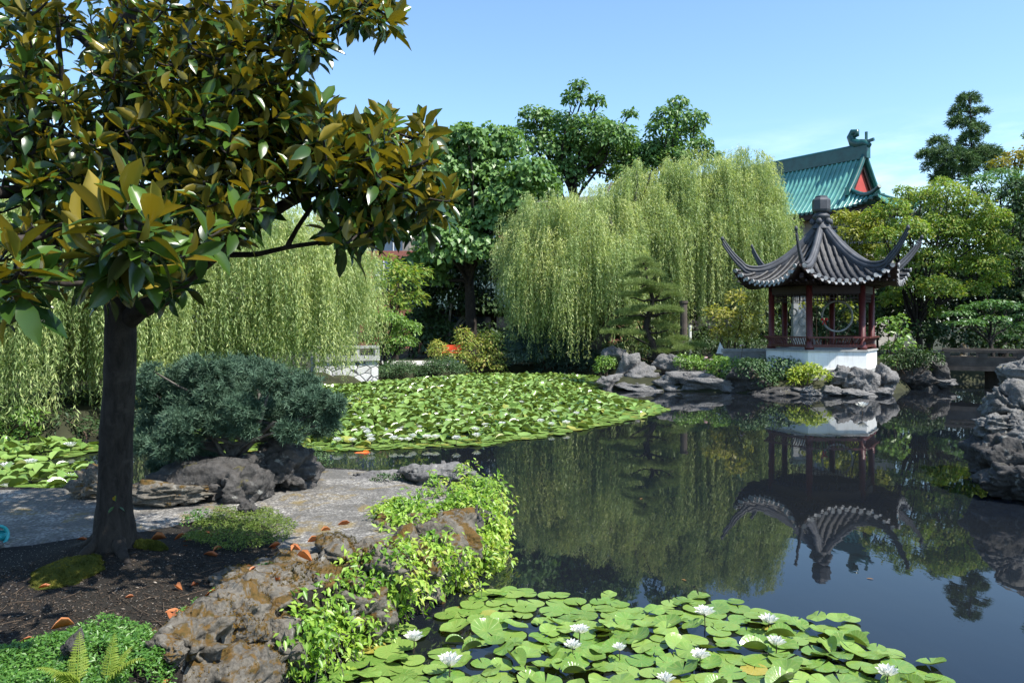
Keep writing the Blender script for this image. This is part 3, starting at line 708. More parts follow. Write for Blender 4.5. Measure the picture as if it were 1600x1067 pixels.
# roof: curved sectors with barrel tiles, thick swept ridges, finial
RE = 2.72; ZA = 5.62; ZE = 3.56
def roof_z(s, c):       # s 0 apex..1 eave, c 0 mid..1 ridge
    return ZE + (ZA - ZE) * max(1 - s, 0.0) ** 1.75 + 0.55 * c ** 2.6 * s ** 3.0
groof = Geo(); ends_ = []
ap = math.cos(PI / 6)
for k in range(6):
    gends = Geo(); ends_.append(gends); a0 = T0 + (k + .5) * PI / 3; dn = np.array([math.cos(a0), math.sin(a0)]); lt = np.array([-dn[1], dn[0]])
    Be = RE * ap + .05
    def rp(b, a, lift=0.0):
        half = max(b * math.tan(PI / 6), 1e-4); c = min(abs(a) / half, 1.0); s = b / (RE * ap)
        q = PC + dn * b * (1 + .07 * c ** 2 * s ** 2) + lt * a * (1 + .05 * c ** 3 * s ** 3)
        return np.array([q[0], q[1], roof_z(min(s, 1.03), c) + lift])
    A = [[rp(b, a * b * math.tan(PI / 6)) for a in np.linspace(-1, 1, 21)] for b in np.linspace(.12, Be, 16)]
    groof.grid(A)
    A2 = [[rp(b, a * b * math.tan(PI / 6), -.10 - .05 * (1 - b / Be)) for a in np.linspace(-1, 1, 21)] for b in np.linspace(.9, Be, 8)]
    groof.grid(np.array(A2)[::-1], 1)
    groof.grid([[rp(Be, a * Be * math.tan(PI / 6), l) for a in np.linspace(-1, 1, 21)] for l in (0, -.10)], 1)
    nrib = 13; wE = 2 * Be * math.tan(PI / 6)
    for i in range(nrib):
        a = (i + .5) / nrib * wE - wE / 2
        b0 = max(abs(a) / math.tan(PI / 6) * 1.02, .14)
        bs = np.linspace(b0, Be + .03, 24 if Be - b0 > 1 else 10)
        jag = np.array([.013 * ((j % 2)) for j in range(len(bs))])
        pts = [rp(b, a, .035) for b in bs]
        groof.tube(pts, .052 + jag + np.random.default_rng(i + k * 20).uniform(-.006, .006, len(bs)), 8)
        d = unit(np.array(pts[-1]) - np.array(pts[-2]))
        gends.tube([pts[-1] - d * .01, pts[-1] + d * .035], .07, 10)
        if i < nrib - 1:                    # drip tile between ribs
            a2 = a + wE / nrib / 2; q = rp(Be + .02, a2, -.01); q2 = rp(Be + .05, a2, -.10)
            s_ = np.array([lt[0], lt[1], 0]) * .065
            gends.add([q - s_, q + s_, q2 + s_ * .3, q2 - s_ * .3], [[0, 1, 2, 3]]); gends.add([q - s_ + np.array([*dn * .02, 0]), q + s_ + np.array([*dn * .02, 0]), q2 + s_ * .3 + np.array([*dn * .02, 0]), q2 - s_ * .3 + np.array([*dn * .02, 0])], [[0, 1, 2, 3]])
roof = groof.obj('roof', [M['tile_grey'], M['dark_wood']], pav)
for gends in ends_: e_ = gends.obj('eave_edging', M['tile_end']); e_.parent = roof
for k in range(6):
    g = Geo(); ts = np.linspace(0, 1, 26); pts = []; rad = []
    for t in ts:
        r = .16 + (RT - .16) * t; s = r / RE
        z = roof_z(min(s, 1.0), 1.0) + .10 + (max(0, t - .74) / .26) ** 1.5 * .92
        pts.append(hexp(k, r, z)); rad.append(.125 - .095 * (max(0, t - .5) / .5) ** .8)
    pts = np.array(pts); g.tube(pts, rad, 10)
    g.tube(pts + [0, 0, .12], np.array(rad) * .62, 8)
    g.tube(pts - [0, 0, .11], np.array(rad) * .95, 8)
    g.lathe([(.001, 0), (.05, .0), (.06, .07), (.03, .13), (.001, .14)], pts[-1] + np.array([0, 0, .0]), 8)
    o = g.obj('ridge', M['ridge_grey']); o.parent = roof
g = Geo()
g.lathe([(.34, 5.50), (.30, 5.62), (.22, 5.70), (.20, 5.84), (.30, 5.90), (.26, 5.98), (.20, 6.02), (.19, 6.06)], (PC[0], PC[1], 0), 16)
g.lathe([(.19, 6.05), (.27, 6.09), (.30, 6.16), (.30, 6.47), (.27, 6.53), (.21, 6.56), (.20, 6.62), (.001, 6.66)], (PC[0], PC[1], 0), 8, smooth=False, rot=.3)
for k in range(6):
    c = hexp(k, .30, 5.72); g.lathe([(.001, -.10), (.09, -.05), (.10, .05), (.05, .12), (.001, .13)], c, 8)
o = g.obj('finial', M['plinth']); o.parent = roof; o.data.materials[0] = M['ridge_grey']
# hoops hanging inside the pavilion
def ring(g, c, R, r, seg=40, axis=(0, 1, 0), mat=0):
    a = unit(np.array(axis, float)); u = unit(np.cross(a, [0, 0, 1.0])); w = np.cross(u, a)
    ang = np.linspace(0, 2 * PI, seg + 1)
    g.tube([np.asarray(c) + R * (math.cos(t) * u + math.sin(t) * w) for t in ang], r, 8, mat, caps=False)
hp = thing('hanging_hoop', 'large thin grey hoop with a red bow hanging inside the pavilion', 'hoop', P(1308, 494, 27.4))
g = Geo(); c = P(1308, 494, 27.4); ring(g, c, .53, .035); g.tube([c + [0, 0, .53], [c[0], c[1], 3.3]], .006, 5); g.obj('hoop', M['grey_ring'], hp)
g = Geo(); c2 = P(1288, 500, 27.35)
for s in (-1, 1):
    g.lathe([(.001, -.05), (.06, -.02), (.06, .03), (.001, .06)], c2 + [s * .07, 0, .02], 8); g.bar(c2, c2 + [s * .06, -.01, -.16], .04, .02)
g.obj('bow', M['red_cloth'], hp)
for lab, px, py, r in (('small dark grey ring hanging by the middle post of the pavilion', 1255, 503, .15), ('small pale ring hanging at the left inside the pavilion', 1240, 488, .12)):
    g = Geo(); c = P(px, py, 27.6); ring(g, c, r, .025, 24); g.tube([c + [0, 0, r], [c[0], c[1], 3.3]], .005, 5); tag(g.obj('hanging_ring', M['grey_ring']), lab, 'ring')

# ------------------------------------------------------------------ stone bridge at the right
br = thing('stone_bridge', 'low weathered stone slab bridge with low rail over the pond inlet', 'bridge', (15.0, 27.2, 0))
b0 = P(1474, 560, 27.4); b1 = P(1700, 560, 25.5)
def bxz(g, z, h, w, off=0.0, t0=0, t1=1, mat=0):
    a = b0 + (b1 - b0) * t0; b = b0 + (b1 - b0) * t1; d = unit((b1 - b0) * [1, 1, 0]); s = np.array([-d[1], d[0], 0])
    a = np.array([a[0], a[1], z]) + s * off; b = np.array([b[0], b[1], z]) + s * off; g.bar(a, b, w, h, mat)
g = Geo(); bxz(g, .70, .16, 1.5, .7); bxz(g, .93, .28, .16, .06); bxz(g, .93, .28, .16, 1.35); g.obj('deck', M['bridge'], br)
for off, tt_ in ((-.02, 0), (1.40, .0)):
    g = Geo(); bxz(g, 1.30, .10, .22, off + .06); g.obj('rail', M['bridge'], br)
    for t in (.02, .29, .56, .83):
        g = Geo(); a = b0 + (b1 - b0) * t; d = unit((b1 - b0) * [1, 1, 0]); s = np.array([-d[1], d[0], 0])
        q = a + s * (off + .06); g.box((q[0], q[1], 1.16), (.26, .18, .19), math.atan2(d[1], d[0])); g.obj('rail_post', M['bridge'], br)
for t in (.0, .5, 1.0):
    g = Geo(); a = b0 + (b1 - b0) * t; g.box((a[0], a[1] + .7, .1), (.5 if t != .5 else .3, 1.3, 1.05), 0); g.obj('pier', M['bridge'], br)

# ------------------------------------------------------------------ green-roofed hall at the right
E1 = np.array([27.0, 58.0]); ux = np.array([-.563, .827]); uy = np.array([.827, .563])
def LB(a, b, z): return np.array([*(E1 + ux * a + uy * b), z])
hall = thing('green_roofed_hall', 'tall building with green glazed tile roof and red gable behind the pavilion', 'building', (27, 60, .4))
ZE2, ZR2, WD = 11.0, 15.4, 3.2
def slope_z(b): t = b / WD; return ZE2 + (ZR2 - ZE2) * (0.72 * t + .28 * t * t)
SG = 2.9; BG = 1.25; LEN = 24.0
g = Geo()
def right_edge(b):      # where the front slope ends at the right (hip below, verge above)
    return SG * (b / BG) if b < BG else SG
def upturn(a, b): return .75 * max(0, 1 - a / 3.2) ** 2 * max(0, 1 - b / 1.25)
for sgn in (1, -1):
    rows = []
    for b in np.linspace(0, WD, 12):
        rows.append([LB(a, b if sgn > 0 else 2 * WD - b, slope_z(b) + upturn(a, b)) for a in np.linspace(right_edge(b), LEN, 24)])
    g.grid(np.array(rows) if sgn < 0 else np.array(rows)[:, ::-1])
rows = []                # hip skirt on the gable end
for t in np.linspace(0, 1, 6):
    b = BG * t
    rows.append([LB(SG * t, b + (2 * WD - 2 * b) * s, slope_z(b) + (upturn(0, 0) * (1 - t) * abs(2 * s - 1) ** 3)) for s in np.linspace(0, 1, 14)])
g.grid(np.array(rows))
for a in np.arange(.2, LEN, .42):
    b0_ = 0 if a > SG else 0.0
    bm = WD if a > SG else BG * a / SG
    bs = np.linspace(0, bm, 9)
    g.tube([LB(a, b, slope_z(b) + upturn(a, b) + .05) for b in bs], .10, 7)
for s in np.arange(.3, 2 * WD, .42):
    tm = min(1, s / BG, (2 * WD - s) / BG)
    if tm < .15: continue
    g.tube([LB(SG * t, s, slope_z(BG * t) + upturn(0, 0) * (1 - t) * abs(s / WD - 1) ** 3 + .05) for t in np.linspace(0, tm, 5)], .10, 6)
rf = g.obj('roof', M['tile_green'], hall)
g = Geo()
g.bar(LB(SG - .3, WD, ZR2 + .35), LB(LEN, WD, ZR2 + .35), .5, 1.0); g.tube([LB(SG - .3, WD, ZR2 + .9), LB(LEN, WD, ZR2 + .9)], .2, 8)
for b in (0, 1):         # verge ridges down the gable and hip ridges to the corners
    f = (lambda q: q) if b == 0 else (lambda q: 2 * WD - q)
    g.tube([LB(SG + .05, f(q), slope_z(q) + .22) for q in np.linspace(BG * .75, WD, 8)], .22, 8)
    g.tube([LB(SG * t, f(BG * t), slope_z(BG * t) + upturn(SG * t, BG * t) * 1.3 + .16) for t in np.linspace(-.1, 1, 8)], .18, 8)
    q = LB(SG, f(BG * .6), slope_z(BG * .6) + .3); g.bar(q, q + np.array([0, 0, .6]), .25, .3)
for t in np.linspace(0, LEN, 58):
    q = LB(t, -.05, ZE2 + upturn(t, 0) - .04); g.box(q, (.24, .1, .2), math.atan2(ux[1], ux[0]))
o = g.obj('ridge', M['tile_dark_green']); o.parent = rf
g = Geo()                # ridge-end ornament: curled fish with fins and spike
q = LB(SG + .2, WD, ZR2 + 1.0)
pp = [LB(SG + .2 + x, WD, ZR2 + .8 + z) for x, z in ((-.6, 0), (-.2, .25), (.4, .3), (.85, .55), (1.05, 1.0), (.85, 1.35), (.5, 1.3), (.5, 1.05), (.7, 1.0))]
g.tube(pp, [.2, .34, .4, .36, .32, .28, .24, .2, .16], 8)
g.bar(LB(SG - .1, WD, ZR2 + .9), LB(SG - .1, WD, ZR2 + 1.95), .16, .16); g.bar(LB(SG + .2, WD, ZR2 + 1.1), LB(SG - .75, WD, ZR2 + 1.25), .18, .22)
g.bar(LB(SG + 1.0, WD, ZR2 + .8), LB(SG + 1.4, WD, ZR2 + 1.0), .2, .25)
o = g.obj('ridge_ornament', M['tile_dark_green']); o.parent = rf
g = Geo(); zt = slope_z(BG) - .1
n_ = 8; bs = np.linspace(BG, WD, n_)
Vg = [LB(SG + .35, b, zt) for b in np.linspace(BG, 2 * WD - BG, 2 * n_ - 1)] + [LB(SG + .35, b, slope_z(b) - .05) for b in bs] + [LB(SG + .35, 2 * WD - b, slope_z(b) - .05) for b in bs[::-1][1:]]
m_ = 2 * n_ - 1
g.add(Vg, [[i + 1, i, i + m_, i + 1 + m_] for i in range(m_ - 1)], 0, .5, False); g.obj('gable', M['gable_red'], hall)
g = Geo()
for s in (1, -1):
    f = (lambda q: q) if s > 0 else (lambda q: 2 * WD - q)
    g.bar(LB(SG + .22, f(BG + .5), zt + .12), LB(SG + .22, f(WD - .1), ZR2 - .75), .12, .3)
g.obj('gable_trim', M['dark_wood'], hall)
g = Geo(); g.add([LB(1.6, 1.1, .4), LB(LEN, 1.1, .4), LB(LEN, 1.1, ZE2 + .3), LB(1.6, 1.1, ZE2 + .3), LB(1.6, 2 * WD - 1.1, .4), LB(1.6, 2 * WD - 1.1, ZE2 + .3)], [[1, 0, 3, 2], [0, 4, 5, 3]], 0, .5, False)
g.obj('wall', M['stone_beige'], hall)
g = Geo(); g.bar(LB(.3, .5, ZE2 - .32), LB(LEN, .5, ZE2 - .32), 1.0, .4); g.bar(LB(.4, .4, ZE2 - .3), LB(.4, 2 * WD - .4, ZE2 - .3), .8, .4); g.obj('eave_beam', M['dark_wood'], hall)
for a in (4.0, 7.2, 10.4, 13.6):
    g = Geo(); g.bar(LB(a, 1.0, 8.9), LB(a + 1.9, 1.0, 8.9), .1, 1.4); w_ = g.obj('window', M['window'], hall)
    g = Geo(); g.bar(LB(a + .95, .93, 8.9), LB(a + 1.0, .93, 8.9), .06, 1.4); g.bar(LB(a, .92, 9.66), LB(a + 1.9, .92, 9.66), .12, .12); o = g.obj('frame', M['dark_wood']); o.parent = w_

# ------------------------------------------------------------------ brick block, dark hall, white wall behind the trees
def facade(name, label, px0, px1, py0, py1, Y, depth, wall, wins, wmat='window', cornice=None):
    a = P(px0, py0, Y); b = P(px1, py1, Y); cx = (a[0] + b[0]) / 2; w = b[0] - a[0]; zt = a[2]
    t = thing(name, label, 'building', (cx, Y, .4))
    g = Geo(); g.box((cx, Y + depth / 2, (zt + .2) / 2), (w, depth, zt - .2)); g.obj('wall', M[wall], t)
    if cornice:
        g = Geo(); g.box((cx, Y + depth / 2 - .15, zt + .25), (w + .5, depth + .5, .5)); g.obj('cornice', M[cornice], t)
    for (x, y, ww, hh) in wins:
        q = P(x, y, Y); g = Geo(); g.box((q[0], Y - .02, q[2]), (ww, .12, hh)); wo = g.obj('window', M[wmat], t)
        g = Geo(); g.box((q[0], Y - .07, q[2] - hh / 2 - .1), (ww + .3, .25, .15)); g.box((q[0], Y - .09, q[2]), (.08, .12, hh)); g.box((q[0], Y - .09, q[2]), (ww, .10, .08)); o = g.obj('frame', M['white_paint']); o.parent = wo
    return t
facade('brick_building', 'red brick building showing between the big leaved tree and the willow', 690, 1010, 318, 500, 66, 10, 'brick',
       [(x, y, 1.5, 2.4) for x in (715, 765, 815, 865, 915, 965) for y in (350, 400, 450)], cornice='stone_beige')
facade('pale_building', 'pale building with brown upper storey glimpsed behind the left willow', 500, 640, 345, 500, 70, 10, 'stone_beige',
       [(x, y, 1.6, 2.2) for x in (530, 575, 615) for y in (375, 425)], cornice='brick')
facade('brick_annex', 'orange red brick wall seen just right of the left willow', 560, 660, 392, 500, 56, 6, 'brick', [(600, 430, 1.3, 2.0)])
dh = thing('garden_hall', 'dark low hall with teal grey roof in the tree shade', 'building', P(800, 540, 46))
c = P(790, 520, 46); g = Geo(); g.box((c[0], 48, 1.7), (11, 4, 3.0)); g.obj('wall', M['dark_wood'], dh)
g = Geo()
A = [[(c[0] + x, 45.2 + 2.9 * t, 3.05 + 2.6 * t ** 1.2) for x in np.linspace(-6.2, 6.2, 30)] for t in np.linspace(0, 1, 8)]
g.grid(A); g.grid([[(x, 51 - (y - 45.2), z) for x, y, z in r] for r in A][::-1])
for x in np.linspace(-6.1, 6.1, 40): g.tube([(c[0] + x, 45.15 + 2.9 * t, 3.1 + 2.6 * t ** 1.2) for t in np.linspace(0, 1, 6)], .09, 6)
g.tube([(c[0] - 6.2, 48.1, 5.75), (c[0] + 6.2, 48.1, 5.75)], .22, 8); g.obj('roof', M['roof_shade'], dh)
for i in range(8):
    g = Geo(); g.box((c[0] - 5 + i * 1.43, 45.9, 1.7), (.22, .22, 2.9)); g.obj('post', M['dark_wood'], dh)
for i in range(7):
    g = Geo(); g.box((c[0] - 4.28 + i * 1.43, 45.97, 1.6), (1.1, .06, 2.0)); g.obj('window', M['window'], dh)
def wall_thing(name, label, px0, px1, py0, Y, mat, thick=.25, z0=.3, cap=None):
    a = P(px0, py0, Y); b = P(px1, py0, Y); g = Geo(); g.box(((a[0] + b[0]) / 2, Y, (a[2] + z0) / 2), (b[0] - a[0], thick, a[2] - z0))
    t = thing(name, label, 'wall', ((a[0] + b[0]) / 2, Y, z0)); g.obj('wall_panel', M[mat], t)
    g = Geo(); g.box(((a[0] + b[0]) / 2, Y, a[2] + .05), (b[0] - a[0] + .1, thick + .12, .12)); g.obj('coping', M[cap or mat], t)
wall_thing('garden_wall', 'pale grey garden wall seen through the left posts of the pavilion', 1238, 1263, 458, 33.0, 'plinth', cap='roof_shade')
wall_thing('garden_wall', 'white wall glimpsed through the left willow behind the magnolia trunk', 190, 300, 508, 29.0, 'plaster', cap='roof_shade')
wall_thing('low_wall', 'low stone wall behind the bamboo clump on the island', 1128, 1210, 549, 29.5, 'plinth', .3)
wall_thing('garden_wall', 'white walled strip at the right edge of the left willow', 505, 530, 500, 31.0, 'plaster', cap='roof_shade')
for lab, px, py0, Y, r, m in (('grey stone pillar behind the pine bonsai', 1068, 470, 32.5, .16, 'bridge'), ('slim white post right of the grey pillar behind the pine', 1078, 508, 33.0, .07, 'white_paint')):
    c = P(px, py0, Y); g = Geo(); t = thing('garden_pillar', lab, 'pillar', (c[0], Y, .3))
    g.lathe([(.001, .3), (r * 1.25, .3), (r * 1.25, .5), (r, .56), (r * .95, c[2] - .15), (r * 1.15, c[2] - .1), (r * 1.15, c[2]), (.001, c[2])], (c[0], Y, 0), 12, smooth=False); g.obj('shaft', M[m], t)
g = Geo(); c = P(1126, 545, 29.4); s = .1
g.add([c + v for v in ([-.17, 0, -.18], [.20, -.05, -.20], [.12, .15, -.2], [-.02, .02, .26], [-.1, .12, -.15])], [[0, 1, 3], [1, 2, 3], [2, 4, 3], [4, 0, 3], [0, 2, 1], [0, 4, 2]], 0, .5, False)
tag(g.obj('pointed_stone', M['plaster']), 'small white pointed stone at the end of the low wall by the bamboo', 'stone')  # stand-in for a white shape of unknown kind

# ------------------------------------------------------------------ stone wall with parapet on the left bank
sw = thing('stone_wall', 'pale polygonal stone retaining wall with parapet right of the left willow', 'wall', (-5.6, 29.5, 0))
wa = np.array([-7.3, 29.2]); wb = np.array([-5.15, 30.2]); d = wb - wa; Lw = np.linalg.norm(d); dn = d / Lw; ang = math.atan2(d[1], d[0]); nn = np.array([-dn[1], dn[0]])
def wp(t, off, z): q = wa + d * t + nn * off; return (q[0], q[1], z)
g = Geo(); g.box(wp(.5, .5, .26), (Lw, 1.0, 1.12), ang); g.obj('masonry', M['polystone'], sw)
g = Geo(); g.box(wp(.5, .45, .90), (Lw + .08, 1.1, .16), ang); g.box(wp(.5, .15, 1.34), (Lw + .05, .34, .10), ang)
for t in (.02, .36, .66, .985): g.box(wp(t, .15, 1.14), (.16, .28, .32), ang)
g.obj('parapet', M['plinth'], sw)
# red bench
bn = thing('bench', 'small red bench on the pale terrace between the two nandina bushes', 'bench', P(706, 565, 35.0))
c = P(706, 553, 35.0); g = Geo(); g.box((c[0], 35.0, .95), (.85, .42, .06)); g.obj('seat', M['bench_red'], bn)
g = Geo(); g.box((c[0], 35.2, 1.15), (.85, .05, .24)); g.obj('backrest', M['bench_red'], bn)
for sx in (-1, 1):
    for sy in (-1, 1):
        g = Geo(); g.box((c[0] + sx * .36, 35 + sy * .16, .70), (.05, .05, .48)); g.obj('leg', M['black'], bn)
# teal hose fitting at the left edge
c = G(0, 842, .5); g = Geo(); hz = thing('hose', 'teal hose end lying on the shaded paving at the left edge', 'hose', c)
ring(g, c + np.array([-.01, 0, .03]), .075, .014, 28, (1, -.5, .25)); g.lathe([(.075, -.06), (.08, -.06), (.08, .0), (.07, .0)], c + np.array([-.08, .1, .03]), 14)
g.obj('coupling', M['teal'], hz)
g = Geo(); g.tube(smooth_line([c + [-.02, .0, -.01], c + [.1, -.1, -.02], c + [.05, -.3, -.02], c + [-.3, -.5, -.02]], 20), .012, 6); g.obj('tube', M['bark_grey'], hz)
# koi
def koi(label, px, py, L, rz, z=-.012):
    c = G(px, py, 0); c[2] = z; t = thing('koi', label, 'fish', c); g = Geo()
    ts = np.linspace(0, 1, 14); pts = [(L * (q - .5), .03 * L * math.sin(q * 5), 0) for q in ts]
    rad = L * .13 * np.sin(PI * np.clip(ts * .92 + .06, 0, 1)) ** .7 * (1 - .55 * ts) + .004
    R = np.array([[math.cos(rz), -math.sin(rz), 0], [math.sin(rz), math.cos(rz), 0], [0, 0, 1]])
    g.tube(np.array(pts) @ R.T + c, rad, 10)
    g.obj('body', M['koi'], t); g = Geo()
    g.add(np.array([(L * .46, .02, 0), (L * .66, .07, .01), (L * .58, .02, .005), (L * .66, -.06, .01)]) @ R.T + c, [[0, 1, 2, 3]])
    g.add(np.array([(-L * .1, .02, .03), (L * .18, .02, .03), (L * .15, .02, .06), (-L * .02, .02, .075)]) @ R.T + c, [[0, 1, 2, 3]]); g.obj('fin', M['koi'], t)
koi('orange koi at the surface in the gap behind the paving', 570, 707, .42, .12, -.028)
# ------------------------------------------------------------------ plants
LEAF = t_leaf(); LEAFB = t_leaf(.62, .1, .2); LEAFW = t_leaf(.85, .12, .28); DIA = t_diamond(.17); DIAW = t_diamond(.34); NEEDLE = t_tuft(12, .05); TUFT = t_tuft(8, .16, 1.0, 4); SPRAY = t_tuft(9, .20, .8, 6); MAG = t_long(.40, .22, .10); MAG2 = t_long(.44, .05, .16); MAGD = t_long(.42, .45, .06)
def limb(g, a, b, r0, r1, wob=.12, seg=8, n=8, seed=0, sag=0.0):
    a = np.asarray(a, float); b = np.asarray(b, float); t = np.linspace(0, 1, n)[:, None]; L = np.linalg.norm(b - a)
    p = a + (b - a) * t + np.stack([vnoise(np.stack([t[:, 0] * 2.2 + seed, t[:, 0] * 0 + k * 3.1, t[:, 0] * 0], 1), seed) for k in range(3)], 1) * wob * L * np.sin(PI * t) + np.array([0, 0, 1]) * sag * L * np.sin(PI * t)
    g.tube(p, np.linspace(r0, r1, n), seg, rough=.15, seed=seed); return p
def plant_parts(t, gt, gc, bark, leafm, trunk='trunk', crown='crown'):
    if gt is not None and gt.n: gt.obj(trunk, M[bark], t)
    gc.obj(crown, M[leafm] if isinstance(leafm, str) else [M[q] for q in leafm], t)
def px_lobes(spec, Y, yj=1.2):
    """clumps given by where they stand: centre column/row, radius, at depth about Y"""
    out = []
    for s in spec:
        px, py, r = s[:3]; dy = s[3] if len(s) > 3 else random.uniform(-yj, yj)
        out.append((P(px, py, Y + dy), r / F * (Y + dy)))
    return out
def tree(name, label, base_px, Y, lobes, leafm, leaf, lsize, dens, bark='bark_grey', tr=.16, cat='tree', flat=.8, yj=1.2, up=.6, droop=.5, group=None, z0=.4, fork=None, tshift=0, shell=(.5, 1.05)):
    c = P(base_px, 540, Y); base = np.array([c[0], Y, z0 - .15])
    t = thing(name, label, cat, base, group); gt = Geo(); gc = Geo()
    L = px_lobes(lobes, Y, yj)
    zmin = min(q[0][2] - q[1] for q in L); top = max(q[0][2] for q in L)
    cen = np.mean([q[0] for q in L], 0)
    fk = np.array([base[0] * .65 + cen[0] * .35, base[1] * .6 + cen[1] * .4, max(z0 + .4, min(cen[2] - .5, zmin + (top - zmin) * .3))]) if fork is None else P(*fork)
    tp = limb(gt, base, fk, tr * 1.25, tr * .85, .06, 10, 10, int(base_px))
    for i, (lc, lr) in enumerate(L):
        limb(gt, fk - [0, 0, random.uniform(0, .3) * (fk[2] - z0)] * np.array([0, 0, 1]), lc, tr * .45, tr * .10, .10, 6, 7, i, .06)
        for k in range(3):
            limb(gt, lc - (lc - fk) * .2, lc + rand_dirs(1)[0] * lr * .8, tr * .12, .012, .1, 5, 4, i + k)
        n = int(3.6 * dens * lr * lr / (lsize * lsize))
        lobe_leaves(gc, lc, np.array([1, 1, flat]) * lr, n, leaf, lsize, 0, up, droop, shell, tshift=tshift)
    plant_parts(t, gt, gc, bark, leafm)
    return t

# ---- weeping willows
def willow(label, base, domes, trunk_r, seed, leaf_len, ds, forks=5, mat='willow'):
    r = np.random.default_rng(seed)
    base = np.asarray(base, float); t = thing('weeping_willow', label, 'tree', base); gt = Geo(); gc = Geo()
    cen = np.mean([d[0] for d in domes], 0); fk = base * .5 + np.array([cen[0], cen[1], base[2]]) * .5; fk[2] = base[2] + 2.0
    limb(gt, base - [0, 0, .3], fk, trunk_r * 1.3, trunk_r, .05, 12, 10, seed)
    Ts, Ds, Ss, Tn = [], [], [], []
    for (c, R, H, ntress, zmin, lmax, nstr) in domes:
        c = np.asarray(c, float)
        for k in range(forks):
            a = r.uniform(0, 2 * PI); e = c + np.array([math.cos(a) * R[0] * .55, math.sin(a) * R[1] * .55, H * r.uniform(.3, .8)])
            limb(gt, fk, e, trunk_r * .55, .03, .12, 7, 10, seed + k, .12)
        for i in range(ntress):
            th = r.uniform(0, 2 * PI); sph = r.uniform(-.12, 1.0); ph = math.asin(min(sph, .999)); k = r.uniform(.55, 1.05) ** .6
            out = np.array([math.cos(th), math.sin(th), 0.0])
            o = c + np.array([R[0] * math.cos(ph) * math.cos(th), R[1] * math.cos(ph) * math.sin(th), H * math.sin(ph)]) * k
            if seed == 8 and vnoise((o * np.array([.85, .85, .6]))[None], seed)[0] < -.25: continue
            reach = r.uniform(.35, 1.0) * (0.5 + .8 * math.cos(ph)); rise = r.uniform(.05, .3)
            lenT = r.uniform(.55, 1.0) * lmax * (.6 + .4 * (1 - max(0, sph)))
            tone = r.normal(0, .24)
            side = np.array([-out[1], out[0], 0])
            for s in range(nstr):
                u = r.uniform(0, 1)                               # along the arching bough
                st = o + out * reach * u + np.array([0, 0, rise * math.sin(PI * u * .9) - .55 * reach * u * u]) + side * r.normal(0, .15 + .12 * u) + np.array([0, 0, r.normal(0, .06)])
                L = lenT * r.uniform(.45, 1.0) * (1 - .25 * u)
                L = min(L, st[2] - zmin - r.uniform(0, .5) ** 1.0)
                if L < .25: continue
                m = int(L / ds); q = np.linspace(0, L, m)
                f = .22 * r.uniform(.4, 1.3)
                dirx = unit(out + side * r.normal(0, .7))
                sw = r.uniform(-.06, .06, 2)
                pos = st + dirx * (f * (1 - np.exp(-q / .5)))[:, None] + np.stack([sw[0] * np.sin(q * 1.7 + s), sw[1] * np.sin(q * 1.3 + i), -q + .18 * (1 - np.exp(-q / .25)) * u], 1)
                pos += r.normal(0, .018, pos.shape)
                Ts.append(pos); dd = np.tile(np.array([0, 0, -1.0]), (m, 1)) + dirx * np.exp(-q / .4)[:, None] * .9 + r.normal(0, .27, (m, 3))
                Ds.append(dd); Tn.append(np.clip(.38 + tone + r.normal(0, .2, m) + .25 * np.exp(-q / .5), 0, 1))
    T = np.concatenate(Ts); D = np.concatenate(Ds); tn = np.concatenate(Tn); n = len(T)
    nr = unit(r.normal(size=(n, 3)) + np.array([0, 0, .3]))
    g_s = leaf_len * r.uniform(.7, 1.25, n)
    put_leaves(gc, DIA, T, nr, D, g_s, 0, tn)
    plant_parts(t, gt, gc, 'bark_grey', mat); return n
n1 = willow('tall weeping willow on the far bank left of the pavilion', P(922, 560, 36) * [1, 1, 0] + [0, 0, .4], [
    (P(925, 425, 35.2), (3.3, 3.0), 3.9, 200, .6, 6.0, 20), (P(1095, 370, 36.5), (3.0, 2.8), 3.9, 200, .9, 6.0, 20),
    (P(1010, 345, 37), (3.0, 2.6), 2.4, 70, 1.5, 4.0, 18), (P(850, 440, 35), (1.5, 1.6), 3.2, 60, .8, 3.6, 18), (P(1165, 350, 36), (1.4, 1.6), 3.5, 120, 1.0, 4.6, 20), (P(1015, 350, 36.4), (2.3, 2.6), 2.9, 110, 1.0, 5.5, 20), (P(860, 400, 35), (1.9, 1.8), 3.0, 70, .9, 4.2, 18)], .28, 3, .155, .052)
n2 = willow('pale green weeping willow draping over the left end of the pond', P(215, 560, 21.5) * [1, 1, 0] + [0, 0, .4], [
    (P(420, 410, 21.0), (2.0, 2.2), 1.9, 230, .45, 3.6, 22), (P(250, 400, 20.0), (2.4, 2.4), 2.1, 240, .45, 4.6, 22),
    (P(60, 420, 17.6), (2.6, 2.3), 2.0, 330, .08, 5.6, 22), (P(-120, 420, 17.8), (2.0, 2.3), 2.0, 130, .08, 5.6, 20), (P(490, 445, 22), (.8, 1.2), 1.4, 80, .35, 3.2, 18), (P(420, 490, 20.5), (1.3, 1.2), .9, 80, .35, 2.6, 18)], .22, 8, .115, .042)

